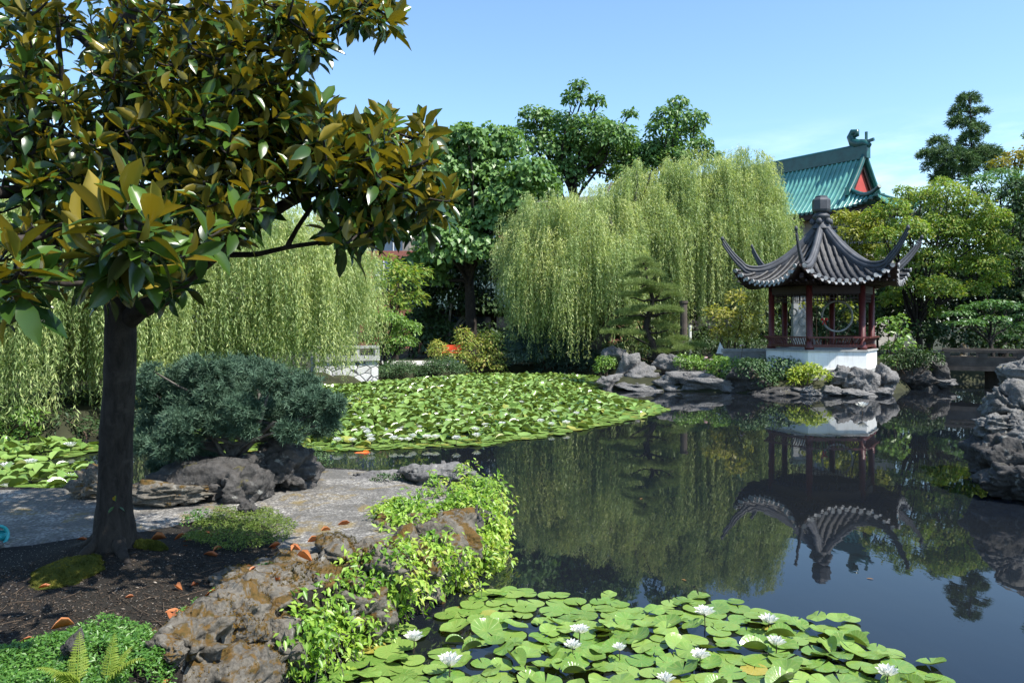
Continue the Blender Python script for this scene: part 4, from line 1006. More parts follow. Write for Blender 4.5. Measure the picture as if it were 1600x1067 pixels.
# ---- broadleaf trees of the far bank
tree('big_leaf_tree', 'broad tree with large drooping pale green leaves left of the tall willow', 735, 40,
     [(655, 290, 60), (720, 240, 50), (775, 235, 48), (825, 280, 42), (690, 340, 60), (760, 300, 66), (840, 300, 35), (640, 360, 50), (700, 395, 55), (770, 350, 45), (660, 430, 45), (730, 215, 25), (620, 330, 35), (755, 395, 35), (690, 265, 40), (800, 320, 40)],
     'catalpa', LEAFW, .30, 14, 'bark_dark', .26, yj=1.8, up=.5, droop=1.1)
tree('tall_tree', 'tall loose crowned tree with bare top twigs rising behind the willow', 880, 47,
     [(905, 135, 14), (895, 155, 16), (930, 160, 16), (835, 185, 25), (820, 205, 18), (870, 205, 38), (920, 215, 45), (960, 220, 38), (985, 180, 12), (850, 235, 35), (900, 250, 45), (950, 255, 48), (1000, 250, 38), (880, 280, 40), (985, 285, 40), (1020, 235, 20)],
     'tall', LEAFB, .27, 11, 'bark_dark', .24, yj=1.8, droop=.9)
tree('tall_tree', 'smaller loose tree top showing right of the tall tree', 1050, 48,
     [(1060, 165, 18), (1045, 185, 25), (1085, 190, 22), (1030, 205, 24), (1070, 215, 30), (1040, 235, 28), (1095, 230, 20), (1060, 255, 34), (1110, 250, 20), (1020, 260, 25)],
     'tall', LEAFB, .27, 10, 'bark_dark', .2, yj=1.6, droop=.9)
tree('bamboo_thicket', 'light green feathery small tree between the left willow and the big leaved tree', 620, 37,
     [(600, 420, 32), (625, 440, 36), (590, 455, 30), (640, 470, 30), (610, 480, 30), (650, 430, 25), (570, 470, 22)],
     'maple', DIAW, .26, 8, 'bark_dark', .08, flat=.7, droop=.4)
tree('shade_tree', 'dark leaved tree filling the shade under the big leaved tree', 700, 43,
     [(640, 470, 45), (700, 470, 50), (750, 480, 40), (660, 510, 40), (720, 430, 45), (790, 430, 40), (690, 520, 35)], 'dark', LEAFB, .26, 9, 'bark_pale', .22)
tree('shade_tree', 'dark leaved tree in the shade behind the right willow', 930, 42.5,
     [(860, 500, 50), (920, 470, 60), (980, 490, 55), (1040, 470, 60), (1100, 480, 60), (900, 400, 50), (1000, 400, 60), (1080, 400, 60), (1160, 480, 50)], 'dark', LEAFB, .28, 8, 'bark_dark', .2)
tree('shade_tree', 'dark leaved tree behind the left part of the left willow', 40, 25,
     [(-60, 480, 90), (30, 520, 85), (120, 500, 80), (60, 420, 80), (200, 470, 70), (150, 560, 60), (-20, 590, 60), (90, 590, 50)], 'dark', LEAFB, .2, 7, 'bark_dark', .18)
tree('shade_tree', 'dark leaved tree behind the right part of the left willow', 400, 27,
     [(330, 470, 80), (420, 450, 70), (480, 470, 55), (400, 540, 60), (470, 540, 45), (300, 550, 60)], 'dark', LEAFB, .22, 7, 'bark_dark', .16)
# cloud-clipped tree, nandina and clipped mounds
def bush(name, label, lobes, Y, leafm, leaf, lsize, dens, base_px=None, cat='bush', flat=.85, z0=.35, yj=.4, group=None, up=.6, droop=.3, bark='bark_twig', shell=(.5, 1.05), r=.025):
    L = px_lobes(lobes, Y, yj); bp = base_px if base_px else np.mean([l[0] for l in lobes])
    base = np.array([P(bp, 500, Y)[0], Y, z0]); t = thing(name, label, cat, base, group); gt = Geo(); gc = Geo()
    for i, (c, q) in enumerate(L):
        limb(gt, base + rand_dirs(1)[0] * [.08, .08, 0] - [0, 0, .15], c, r, r * .35, .1, 6, 7, i, .05)
        for k in range(3): limb(gt, c - (c - base) * .15, c + rand_dirs(1)[0] * q * .75, r * .4, r * .15, .1, 5, 4, i + k)
        lobe_leaves(gc, c, np.array([1, 1, flat]) * q, int(3.2 * dens * q * q / lsize ** 2), leaf, lsize, 0, up, droop, shell)
    plant_parts(t, gt, gc, bark, leafm, 'stems', 'foliage'); return t
bush('cloud_pruned_tree', 'flat topped clipped tree with layered pads beside the stone wall', [(590, 498, 28), (570, 505, 18), (612, 500, 22), (600, 520, 30), (635, 512, 22), (645, 520, 12), (580, 530, 24), (625, 535, 26), (605, 548, 24)], 32.5, 'bush', LEAF, .13, 9, 600, 'tree', .55, r=.06, bark='bark_dark')
bush('clipped_mound', 'dark green clipped mound left of the gravel terrace', [(615, 582, 24), (635, 578, 20), (598, 584, 16)], 31.4, 'box', LEAF, .07, 9, flat=.8)
bush('clipped_mound', 'dark green clipped mound in front of the small nandina', [(675, 577, 20), (695, 575, 22), (715, 580, 16), (662, 582, 14)], 32.2, 'box', LEAF, .07, 9, flat=.8)
bush('nandina_bush', 'small pointed nandina bush with reddish tips left of the red bench', [(686, 548, 16), (682, 538, 10), (692, 556, 14), (676, 552, 9)], 34.0, 'nandina', DIAW, .15, 8)
bush('nandina_bush', 'large yellow green nandina bush with pinkish tips at the pond edge', [(728, 535, 20), (745, 550, 30), (770, 548, 26), (722, 520, 12), (785, 560, 16), (755, 570, 24), (735, 572, 18), (780, 578, 16), (722, 560, 16), (765, 530, 16)], 33.6, 'nandina', DIAW, .15, 8)
bush('dark_juniper', 'dark blue green spreading juniper at the foot of the right willow', [(815, 560, 30), (850, 550, 32), (885, 545, 34), (830, 535, 22), (900, 570, 26), (860, 575, 26), (815, 520, 16), (870, 520, 20), (795, 545, 16), (925, 560, 20)], 34.2, 'dark_juniper', SPRAY, .30, 6, flat=.7, droop=0)
bush('shore_bush', 'bright leaved low bush on the shore under the left willow', [(20, 665, 30), (45, 655, 24), (5, 680, 24), (40, 682, 22), (-25, 670, 26)], 15.3, 'bush', LEAF, .09, 6, z0=.1)
bush('shore_bush', 'shaded low bush on the shore behind the magnolia trunk', [(110, 660, 40), (150, 640, 40), (210, 650, 40), (80, 640, 30), (250, 640, 40)], 18, 'dark', LEAF, .1, 6, z0=.1)
bush('shore_bush', 'dark leaved bush at the waterline left of the magnolia trunk', [(80, 675, 22), (110, 678, 22), (140, 672, 24), (175, 675, 24), (210, 672, 24), (100, 655, 20)], 15.5, 'dark', LEAF, .09, 6, z0=.05)
bush('shore_bush', 'low dark bush below the stone wall behind the juniper', [(300, 600, 40), (380, 595, 40), (450, 590, 35)], 25, 'dark', LEAF, .12, 6, z0=.1)
# island bushes
bush('island_bush', 'round bright bush at the left tip of the island', [(945, 570, 16), (938, 578, 10), (955, 565, 10)], 27.8, 'bush', LEAF, .10, 9)
bush('island_bush', 'low green bush above the long rock ledge of the island', [(1070, 568, 18), (1088, 570, 19), (1100, 575, 14), (1075, 582, 10), (1095, 588, 10)], 26.9, 'bush', LEAF, .10, 9)
bush('island_bush', 'green bush with yellow tips left of the dark shrub on the island', [(1125, 572, 20), (1145, 572, 18), (1130, 590, 10), (1112, 584, 10)], 26.4, 'bush', LEAF, .10, 9)
bush('island_shrub', 'dark green shrub hiding the left side of the pavilion base', [(1175, 580, 26), (1205, 577, 26), (1232, 576, 22), (1150, 585, 20), (1195, 597, 20), (1220, 593, 22), (1240, 590, 16), (1170, 570, 14)], 25.4, 'box', LEAF, .11, 8)
bush('lime_bush', 'lime yellow bush at the water in front of the pavilion', [(1245, 586, 17), (1262, 582, 20), (1282, 589, 17), (1255, 598, 12), (1272, 578, 10), (1240, 597, 8)], 24.7, 'lime', LEAF, .12, 8)
bush('bamboo_clump', 'yellowing bamboo clump left of the pavilion', [(1115, 490, 14), (1150, 470, 18), (1135, 500, 20), (1165, 495, 20), (1125, 525, 18), (1155, 525, 20), (1175, 470, 12), (1180, 515, 12)], 29.8, 'bamboo', DIAW, .2, 12, 1145, 'bamboo', 1.0, r=.03)
bush('white_flowering_shrub', 'shrub with pale glossy leaves right of the pavilion', [(1385, 505, 14), (1400, 520, 18), (1410, 540, 18), (1392, 545, 16), (1405, 500, 12), (1385, 565, 14)], 28.6, 'bush', LEAFB, .16, 5)
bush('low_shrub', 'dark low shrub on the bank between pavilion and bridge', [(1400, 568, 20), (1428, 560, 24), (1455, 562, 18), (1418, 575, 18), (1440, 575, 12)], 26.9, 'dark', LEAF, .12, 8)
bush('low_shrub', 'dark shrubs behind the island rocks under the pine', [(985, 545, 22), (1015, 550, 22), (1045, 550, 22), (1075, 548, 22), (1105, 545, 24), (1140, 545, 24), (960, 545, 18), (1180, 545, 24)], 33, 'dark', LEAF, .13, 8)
bush('low_shrub', 'dark plants on the bank in the shade beneath the bridge', [(1485, 578, 20), (1515, 576, 20), (1545, 574, 22), (1580, 572, 22), (1610, 572, 22), (1650, 570, 25)], 31.2, 'dark', LEAF, .13, 8, z0=.1)  # dark row added to stand for the shade under the bridge
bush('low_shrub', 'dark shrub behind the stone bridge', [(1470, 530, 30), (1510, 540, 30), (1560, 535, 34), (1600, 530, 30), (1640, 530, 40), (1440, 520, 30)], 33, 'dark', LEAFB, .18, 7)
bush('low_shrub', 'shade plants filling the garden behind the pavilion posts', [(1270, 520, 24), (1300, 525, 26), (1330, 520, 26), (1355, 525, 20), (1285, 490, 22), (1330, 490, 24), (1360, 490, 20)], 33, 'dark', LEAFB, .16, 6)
bush('sunlit_shrub', 'sunlit yellow green shrub seen through the pavilion', [(1320, 480, 16), (1275, 475, 12), (1332, 498, 14), (1255, 478, 8), (1300, 465, 14)], 31.5, 'yellow', LEAFB, .14, 5, z0=.4)
# right-hand trees
tree('maple_tree', 'spreading yellow green maple right of the pavilion', 1430, 32.5,
     [(1395, 330, 28), (1440, 315, 30), (1480, 310, 34), (1520, 325, 32), (1550, 345, 30), (1420, 365, 36), (1470, 360, 40), (1520, 370, 40), (1560, 385, 28), (1400, 400, 30), (1450, 410, 36), (1500, 415, 38), (1545, 420, 32), (1420, 445, 30), (1470, 455, 34), (1520, 455, 26), (1380, 370, 22), (1400, 470, 26), (1450, 490, 26), (1365, 340, 20), (1555, 440, 22), (1470, 290, 18), (1410, 300, 14)],
     'maple', LEAF, .145, 10, 'bark_dark', .13, flat=.72, yj=1.6, up=.6, fork=(1432, 500, 32.5))
tree('yellow_tree', 'small bright yellow green tree between the pavilion roof and the maple', 1345, 37,
     [(1320, 345, 20), (1350, 350, 24), (1330, 370, 22), (1365, 370, 24), (1340, 400, 26), (1370, 395, 20), (1320, 395, 16), (1365, 420, 24), (1335, 430, 24)], 'yellow', LEAF, .2, 12, 'bark_dark', .08)
tree('backing_tree', 'dark tree mass standing behind the maple', 1450, 44, [(1400, 380, 50), (1460, 350, 50), (1520, 380, 60), (1440, 440, 60), (1500, 450, 60), (1560, 430, 60), (1380, 450, 40)], 'dark', LEAFB, .26, 8, 'bark_dark', .2)
tree('backing_tree', 'dark tree mass behind the pavilion posts', 1290, 46, [(1240, 440, 50), (1290, 450, 60), (1340, 450, 60), (1260, 490, 50), (1320, 490, 50), (1390, 490, 50), (1200, 470, 40)], 'dark', LEAFB, .26, 8, 'bark_dark', .2)
tree('backing_tree', 'dark tree mass at the far right behind the bridge', 1600, 44, [(1560, 480, 50), (1620, 450, 70), (1680, 480, 70), (1640, 380, 70), (1500, 500, 40), (1720, 420, 70)], 'dark', LEAFB, .26, 8, 'bark_dark', .2)
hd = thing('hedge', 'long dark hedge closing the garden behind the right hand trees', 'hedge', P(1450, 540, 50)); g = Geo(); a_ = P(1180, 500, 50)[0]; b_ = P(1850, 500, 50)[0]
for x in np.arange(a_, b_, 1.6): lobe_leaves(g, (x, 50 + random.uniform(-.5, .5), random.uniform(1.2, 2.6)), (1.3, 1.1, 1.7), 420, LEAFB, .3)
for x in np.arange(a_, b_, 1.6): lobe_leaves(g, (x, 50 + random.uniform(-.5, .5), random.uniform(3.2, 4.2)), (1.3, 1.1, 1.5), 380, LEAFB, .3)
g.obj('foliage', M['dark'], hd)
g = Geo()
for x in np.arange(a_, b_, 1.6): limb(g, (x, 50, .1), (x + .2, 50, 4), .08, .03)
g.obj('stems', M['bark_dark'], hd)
hd = thing('hedge', 'dark hedge in the shade under the big leaved tree and the right willow', 'hedge', P(930, 540, 41)); g = Geo(); g2 = Geo(); a_ = P(640, 500, 41)[0]; b_ = P(1230, 500, 41)[0]  # dark foliage added to stand for the shade below the crowns
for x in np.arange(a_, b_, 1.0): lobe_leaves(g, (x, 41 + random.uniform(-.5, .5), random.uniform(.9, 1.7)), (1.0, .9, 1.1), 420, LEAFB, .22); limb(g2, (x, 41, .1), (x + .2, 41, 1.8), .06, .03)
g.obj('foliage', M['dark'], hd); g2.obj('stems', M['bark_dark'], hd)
def conifer(label, px, Y, tiers, z0=.4, tr=.22):
    c = P(px, 540, Y); base = np.array([c[0], Y, z0]); t = thing('conifer_tree', label, 'tree', base); gt = Geo(); gc = Geo()
    top = P(px, min(q[1] for q in tiers) - 6, Y)
    limb(gt, base, top, tr, .03, .02, 8, 12, 4)
    for i, (x, y, r) in enumerate(tiers):
        q = P(x, y, Y + random.uniform(-.8, .8)); rr = r / F * Y; s = np.array([top[0], Y, q[2] - .2])
        limb(gt, s, q, .06, .02, .08, 6, 6, i)
        lobe_leaves(gc, q, np.array([1, 1, .75]) * rr, int(26 * rr * rr / .09), SPRAY, .30, 0, .6, .2)
    plant_parts(t, gt, gc, 'bark_dark', 'conifer')
conifer('dark bushy conifer against the sky at the right', 1515, 52,
        [(1512, 158, 18), (1500, 175, 16), (1530, 178, 14), (1505, 195, 18), (1528, 205, 16), (1492, 190, 10), (1515, 220, 18), (1465, 225, 16), (1450, 245, 16), (1480, 245, 24), (1500, 255, 26), (1525, 245, 24), (1545, 240, 16), (1460, 262, 18), (1490, 275, 26), (1530, 265, 24), (1560, 245, 12), (1470, 280, 16)])
tree('pinnate_leaf_tree', 'feathery mid green tree behind the maple at the right', 1570, 41,
     [(1530, 285, 26), (1565, 275, 28), (1600, 285, 30), (1545, 305, 30), (1585, 310, 34), (1620, 320, 40), (1600, 350, 40), (1580, 385, 30), (1630, 280, 30)], 'pinnate', DIAW, .26, 8, 'bark_dark', .2, flat=.45, up=.9)
tree('orange_tinged_tree', 'tree with orange tinged top at the upper right edge', 1585, 45,
     [(1560, 258, 16), (1585, 250, 20), (1610, 255, 20), (1575, 265, 18), (1640, 250, 24), (1605, 240, 14)], 'orange_leaf', LEAF, .24, 8, 'bark_dark', .14)
tree('shade_tree', 'dark green tree at the right picture edge above the bridge', 1610, 36,
     [(1590, 340, 36), (1620, 380, 50), (1585, 410, 30), (1600, 450, 40), (1580, 480, 36), (1630, 440, 50), (1590, 300, 26), (1620, 480, 40)], 'dark', LEAFB, .2, 8, 'bark_dark', .16)
tree('spreading_tree', 'low tree with layered feathery leaves above the bridge', 1545, 29.5,
     [(1500, 490, 22), (1525, 480, 24), (1555, 475, 26), (1585, 480, 24), (1515, 505, 22), (1550, 500, 26), (1585, 510, 24), (1605, 495, 20), (1570, 525, 18), (1490, 505, 14)], 'pinnate', DIAW, .16, 6.5, 'bark_dark', .07, flat=.3, up=1.0, yj=.8)
tree('edge_tree', 'tree whose leafy tip enters at the right picture edge', 1660, 30,
     [(1612, 212, 13), (1640, 230, 30), (1680, 260, 50), (1690, 330, 60)], 'tall', LEAF, .18, 7, 'bark_dark', .14)
# pine bonsai
def pine():
    Y = 28.6; base = P(1028, 558, Y); t = thing('pine_bonsai', 'layered cloud pruned pine on the island left of the bamboo', 'pine tree', base); gt = Geo(); gc = Geo()
    spine = [P(1028, 562, Y), P(1022, 540, Y), P(1008, 520, Y), P(1012, 495, Y), P(1022, 470, Y), P(1012, 445, Y), P(1008, 415, Y)]
    gt.tube(smooth_line(spine, 24), np.linspace(.17, .03, 24), 9, rough=.2)
    for i, (x, y, rx, ry) in enumerate([(1005, 408, 14, 9), (1012, 418, 22, 9), (990, 432, 20, 9), (1022, 430, 16, 9), (1000, 445, 24, 10), (1035, 452, 28, 9), (1015, 458, 18, 8), (985, 463, 18, 8), (1048, 462, 16, 7),
                            (1005, 485, 22, 8), (1038, 485, 24, 8), (978, 490, 16, 7), (1055, 487, 12, 6), (995, 500, 22, 8), (970, 507, 20, 8), (1022, 508, 20, 8), (1045, 513, 18, 7), (952, 520, 14, 6), (985, 522, 20, 8), (1060, 532, 18, 8), (1040, 538, 22, 8), (1085, 541, 20, 6), (1068, 546, 16, 6), (1035, 550, 18, 6), (1005, 535, 14, 6)]):
        q = P(x, y, Y + random.uniform(-.7, .5)); rr = np.array([rx, rx * .9, ry * .85]) / F * Y
        zz = [s[2] for s in spine]; s = spine[int(np.argmin([abs(z - q[2] + .2) for z in zz]))]
        limb(gt, s, q - [0, 0, rr[2] * .4], .05, .02, .1, 6, 6, i)
        n = int(320 * rr[0] * rr[1] / .25) + 60
        d = rand_dirs(n); d[:, 2] = np.abs(d[:, 2]) - .12
        T = q + d * rr * rng.uniform(.6, 1.05, n)[:, None]
        put_leaves(gc, NEEDLE, T, rand_dirs(n), unit(d * [1, 1, .6] + [0, 0, 1.0] + rng.normal(size=(n, 3)) * .4), .14)
    plant_parts(t, gt, gc, 'bark_dark', 'pine')
pine()
# foreground blue juniper
def juniper():
    Y = 8.7; base = P(352, 742, Y); t = thing('blue_juniper', 'spreading blue green juniper bonsai on dark pitted rocks in the foreground', 'juniper', base); gt = Geo(); gc = Geo()
    sp = [P(350, 748, Y), P(358, 715, Y), P(385, 690, Y), P(400, 660, Y)]
    gt.tube(smooth_line(sp, 18), np.linspace(.085, .05, 18), 9, rough=.25)
    lobes = [(295, 588, 30), (330, 580, 30), (365, 578, 28), (255, 615, 30), (225, 600, 20), (300, 625, 32), (345, 615, 34), (395, 600, 34), (430, 592, 28), (455, 612, 30), (480, 600, 20), (490, 628, 30), (512, 645, 24), (525, 632, 14), (470, 645, 30), (440, 632, 32), (415, 645, 30), (375, 640, 32), (335, 655, 34), (290, 660, 34), (245, 655, 30), (220, 640, 22), (270, 695, 30), (235, 690, 26), (310, 700, 28), (455, 672, 22), (500, 668, 20), (518, 665, 12), (425, 685, 20), (330, 720, 16), (255, 725, 20), (400, 570, 16), (310, 565, 14), (240, 580, 14), (385, 672, 20)]
    for i, (x, y, r) in enumerate(lobes):
        q = P(x, y, Y + random.uniform(-.45, .55)); rr = r / F * Y
        limb(gt, sp[random.choice((1, 2, 3))], q, .03, .008, .14, 6, 7, i)
        n = int(2300 * (rr / .3) ** 2)
        d = rand_dirs(n); k = rng.uniform(.25, 1.1, n) ** .7; lump = 1 + .75 * fbm(d * 2.8 + i, 4, 6)
        T = q + d * rr * (k * lump)[:, None] * [1.1, 1.1, .72]
        keep = fbm(T * 8, 2, 3) > -.12; T = T[keep]; d = d[keep]; n = len(T)
        put_leaves(gc, TUFT, T, rand_dirs(n), unit(d * .8 + [0.15, 0, .7] + rng.normal(size=(n, 3)) * .45), .062 * rng.uniform(.7, 1.4, n), 0, np.clip(rng.beta(1.5, 2, n) + .25 * (k[keep] - .7), 0, 1))  # outer sprays lighter, the lit tips are put into the tint
    plant_parts(t, gt, gc, 'bark_grey', 'juniper', 'trunk', 'foliage')
juniper()
bush('box_bush', 'small leaved low bush on the far edge of the paving beside the juniper', [(480, 715, 26), (498, 720, 20), (465, 725, 18), (485, 732, 18)], 9.6, 'box', LEAF, .035, 4, z0=.4, yj=.15, r=.01)
bush('creeping_bush', 'low dark green mat plant on the far edge of the paving', [(600, 746, 12), (625, 746, 14), (648, 748, 12), (585, 750, 7)], 9.1, 'box', LEAF, .03, 6, z0=.42, yj=.1, flat=.6, r=.008)
bush('creeping_bush', 'small ivy clump on top of the wide pitted rock', [(722, 738, 14), (735, 745, 12), (728, 728, 8), (712, 745, 8)], 8.75, 'creeper', LEAF, .045, 5, z0=.5, yj=.1, r=.006)

# ---- foreground magnolia
def magnolia():
    base = np.array([-3.1, 6.1, .5]); t = thing('magnolia_tree', 'foreground magnolia with dark trunk and glossy leaves with golden undersides', 'tree', base)
    gt = Geo(); gc = Geo()
    trunk = smooth_line([P(178, 880, 6.1) * [1, 1, 0] + [0, 0, .42], P(178, 845, 6.1), P(180, 720, 6.1), P(187, 600, 6.05), P(190, 500, 6.0), P(183, 400, 6.0), P(178, 260, 6.0), P(186, 120, 6.0), P(205, -60, 5.9), P(230, -260, 5.9)], 60)
    tr = np.interp(np.linspace(0, 1, 60), [0, .03, .10, .25, .40, .5, .75, 1], [.22, .16, .128, .114, .112, .10, .078, .05])
    gt.tube(trunk, tr, 18, rough=.16, seed=5)
    for a in np.linspace(0, 2 * PI, 6)[:-1]:                       # root flare
        d = np.array([math.cos(a + .4), math.sin(a + .4), 0]); b = np.array([-3.1, 6.1, .56])
        gt.tube(smooth_line([b + [0, 0, .16] + d * .04, b + d * .13 + [0, 0, .05], b + d * .26 - [0, 0, .02], b + d * (.42 + .1 * math.sin(a * 3)) - [0, 0, .08]], 12), np.linspace(.07, .015, 12), 9, rough=.3, seed=3)
    K = []
    def br(pts, r0, r1, n=26):
        q = smooth_line([P(*p) for p in pts], n); gt.tube(q, np.linspace(r0, r1, n), 9, rough=.14, seed=len(K)); K.extend(q); return q
    br([(192, 505, 6.0), (222, 478, 5.95), (262, 464, 5.9), (300, 425, 6.0), (330, 400, 5.9), (370, 370, 5.75), (410, 345, 5.6), (455, 312, 5.5), (520, 290, 5.4)], .085, .03)
    br([(335, 398, 5.88), (400, 398, 5.7), (450, 386, 5.6), (520, 376, 5.45), (560, 370, 5.4)], .024, .012)
    br([(448, 387, 5.6), (462, 360, 5.55), (490, 318, 5.5), (560, 300, 5.4), (640, 270, 5.3)], .018, .010)
    br([(182, 320, 6.0), (130, 302, 5.6), (60, 298, 5.2), (-30, 302, 4.8), (-140, 300, 4.5)], .05, .04)
    br([(180, 330, 6.0), (110, 350, 5.2), (50, 373, 4.8), (-40, 378, 4.4)], .035, .025)
    br([(170, 330, 6.0), (130, 285, 5.9), (95, 235, 5.8), (60, 190, 5.6), (20, 150, 5.4)], .04, .02)
    br([(95, 235, 5.8), (97, 120, 5.6), (90, 40, 5.5), (96, -40, 5.5)], .02, .012)
    br([(185, 215, 6.0), (260, 200, 5.8), (350, 215, 5.7), (450, 225, 5.5), (560, 225, 5.4), (670, 240, 5.3)], .045, .012)
    br([(183, 160, 6.0), (240, 120, 5.9), (300, 90, 5.8), (380, 60, 5.6), (450, 60, 5.5), (520, 50, 5.4), (560, 25, 5.35), (600, -5, 5.3)], .05, .008)
    br([(186, 100, 6.0), (220, 40, 6.2), (290, -40, 6.3), (360, -120, 6.3)], .05, .02)
    br([(186, 120, 6.0), (130, 60, 6.2), (60, 0, 6.4), (-40, -60, 6.5)], .045, .02)
    br([(190, 430, 6.0), (150, 440, 5.2), (100, 445, 4.4), (50, 436, 3.9), (20, 425, 3.6)], .02, .012)
    br([(185, 380, 6.0), (190, 390, 5.0), (192, 385, 4.2), (190, 345, 3.6)], .026, .012)
    br([(183, 250, 6.0), (200, 220, 6.8), (260, 170, 7.4), (320, 120, 7.7)], .04, .015)
    br([(183, 280, 6.0), (120, 230, 6.9), (40, 180, 7.4)], .04, .015)
    br([(300, 425, 5.8), (330, 350, 6.1), (360, 280, 6.3), (420, 240, 6.4)], .03, .012)
    K_ = np.array(K)
    R = []
    def rosette(c, axis, n, size, mode=0):
        R.append(c)
        a = unit(np.asarray(axis, float)); u = unit(np.cross(a, [.3, .9, .1])); w = np.cross(a, u); ph = random.uniform(0, 6.28)
        for m in range(n):
            az = ph + 2.4 * m + random.uniform(-.3, .3); th = math.radians(np.interp(m / max(n - 1, 1), [0, 1], [24, 125]) + random.uniform(-14, 14))
            r = math.cos(az) * u + math.sin(az) * w
            d = a * math.cos(th) + r * math.sin(th); nn = a * math.sin(th) - r * math.cos(th)
            d = d + np.array([0, 0, -.45]) * max(0, (m / n - .45)); nn = unit(nn + rng.normal(size=3) * .25)
            tm = MAG2 if m < n * .35 else (MAG if m < n * .75 else MAGD)
            Mx = frames(nn[None], unit(d)[None]) * size * random.uniform(.75, 1.15)
            gc.inst(tm[0], tm[1], Mx, (c + d * .02 - a * .012 * m)[None], 0, min(1, max(0, .92 - 1.0 * m / n + random.gauss(0, .22))))  # upright leaves more golden, the sunlit tips are put into the tint
    TP = [K_]
    def twig(c, axis):
        kk = np.concatenate(TP[-1200:] + TP[:1]); k = kk[np.argmin(((kk - c) ** 2).sum(1) + .4 * np.maximum(0, kk[:, 2] - c[2]) ** 2)]
        n = 8; tt_ = np.linspace(0, 1, n)[:, None]; ctrl = c - unit(axis) * .25 * np.linalg.norm(c - k)
        p = k * (1 - tt_) ** 2 + ctrl * 2 * tt_ * (1 - tt_) + c * tt_ ** 2
        gt.tube(p, np.linspace(.009, .0045, n), 6); TP.append(p[2:7])
    zones = [(50, 40, 62, 16), (30, 110, 40, 8), (190, 30, 50, 12), (170, 95, 42, 9), (260, 60, 55, 16), (270, 125, 55, 15), (340, 50, 55, 16), (350, 110, 55, 15), (420, 40, 45, 11), (410, 100, 45, 9), (480, 20, 38, 9), (470, 65, 30, 6),
             (565, -5, 30, 5), (590, 20, 26, 6), (545, 5, 20, 3), (60, 170, 55, 13), (20, 200, 45, 10), (130, 180, 45, 10), (210, 160, 50, 13), (280, 180, 55, 15), (350, 170, 50, 13), (420, 160, 40, 9), (430, 185, 40, 9), (480, 185, 36, 8),
             (70, 240, 60, 14), (140, 240, 50, 12), (220, 230, 55, 14), (300, 240, 55, 15), (370, 230, 55, 15), (440, 235, 45, 12), (500, 215, 40, 11), (550, 220, 36, 9), (600, 215, 34, 8), (645, 240, 32, 8), (665, 205, 14, 3), (680, 310, 24, 5), (650, 285, 30, 7), (600, 265, 40, 10), (550, 270, 42, 11), (500, 265, 40, 10),
             (555, 330, 36, 9), (600, 315, 32, 7), (540, 360, 20, 4), (580, 345, 24, 5), (660, 330, 18, 3), (300, 300, 45, 10), (360, 290, 40, 8), (240, 290, 40, 8), (420, 270, 40, 9), (280, 350, 45, 9), (340, 335, 34, 6), (390, 320, 24, 3), (90, 300, 50, 7), (30, 340, 45, 5), (150, 340, 40, 6), (40, 270, 40, 6), (250, 390, 36, 7), (300, 380, 26, 4), (190, 435, 45, 8), (130, 425, 40, 6), (265, 415, 36, 6), (15, 440, 45, 7), (60, 390, 40, 5), (200, 360, 50, 9)]
    spots = []
    for (x, y, r, n) in zones:
        for _ in range(int(n * 1.75)):
            a = random.uniform(0, 6.283); q = r * math.sqrt(random.random()); Y = max(4.9, random.gauss(5.75, .75))
            Y = Y if x < 370 else random.gauss(5.35, .28)
            spots.append(P(x + q * math.cos(a), y + q * math.sin(a), Y))
    spots.sort(key=lambda c: ((K_ - c) ** 2).sum(1).min())
    for c in spots:
        ax = unit(np.array([random.gauss(.15, .5), random.gauss(-.15, .5), random.uniform(.5, 1.2)]))
        twig(c, ax); rosette(c, ax, random.randint(7, 11), .142 * random.uniform(.75, 1.15))
    # the crown goes on above and beside the frame, unseen rosettes added for shadow
    for _ in range(150):
        c = P(random.uniform(-260, 420), random.uniform(-420, -40), random.uniform(4.8, 7.2)); ax = unit(np.array([random.gauss(0, .5), random.gauss(0, .5), .8]))
        twig(c, ax); rosette(c, ax, 8, .18)
    for _ in range(60):
        c = P(random.uniform(-300, -20), random.uniform(0, 380), random.uniform(4.6, 6.6)); ax = unit(np.array([random.gauss(-.3, .5), random.gauss(0, .5), .7]))
        twig(c, ax); rosette(c, ax, 8, .18)
    # clusters that reach towards the viewer
    for (x, y, Y, n, s, ax) in [(200, 318, 3.6, 12, .24, (.05, -.1, 1)), (235, 345, 3.5, 11, .22, (.3, -.1, 1)), (165, 350, 3.6, 10, .22, (-.3, 0, 1)), (25, 395, 3.4, 10, .2, (0, -.1, 1)), (215, 380, 3.55, 10, .2, (.5, -.5, .5)), (150, 400, 3.6, 10, .2, (-.6, -.4, .3)), (250, 395, 3.8, 9, .19, (.8, -.2, .3)), (185, 425, 3.7, 10, .2, (.0, -.6, -.3)), (130, 360, 3.9, 8, .19, (-.7, -.1, .6)), (290, 400, 4.2, 8, .18, (.8, -.1, .4)), (225, 420, 3.9, 9, .19, (.4, -.3, -.4)),
                               (30, 420, 3.4, 11, .19, (.2, -.3, 1)), (5, 455, 3.4, 9, .19, (-.2, -.4, .4)), (60, 435, 3.5, 8, .18, (.7, -.2, .5)), (110, 395, 4.2, 6, .15, (.1, -.2, 1)), (-25, 430, 3.3, 9, .19, (-.4, 0, .8)), (370, 340, 4.8, 9, .18, (.4, -.3, 1)), (325, 365, 4.6, 9, .18, (.3, -.4, .8)), (320, 320, 4.8, 8, .18, (0, -.3, 1))]:
        c = P(x, y, Y); twig(c, ax); rosette(c, np.array(ax), n, s)
    rosette(P(180, 785, 5.95), (0, -.6, 1), 4, .06)               # small sprout on the trunk
    gt.obj('trunk', M['bark_dark'], t); gc.obj('crown', M['magnolia'], t)
magnolia()
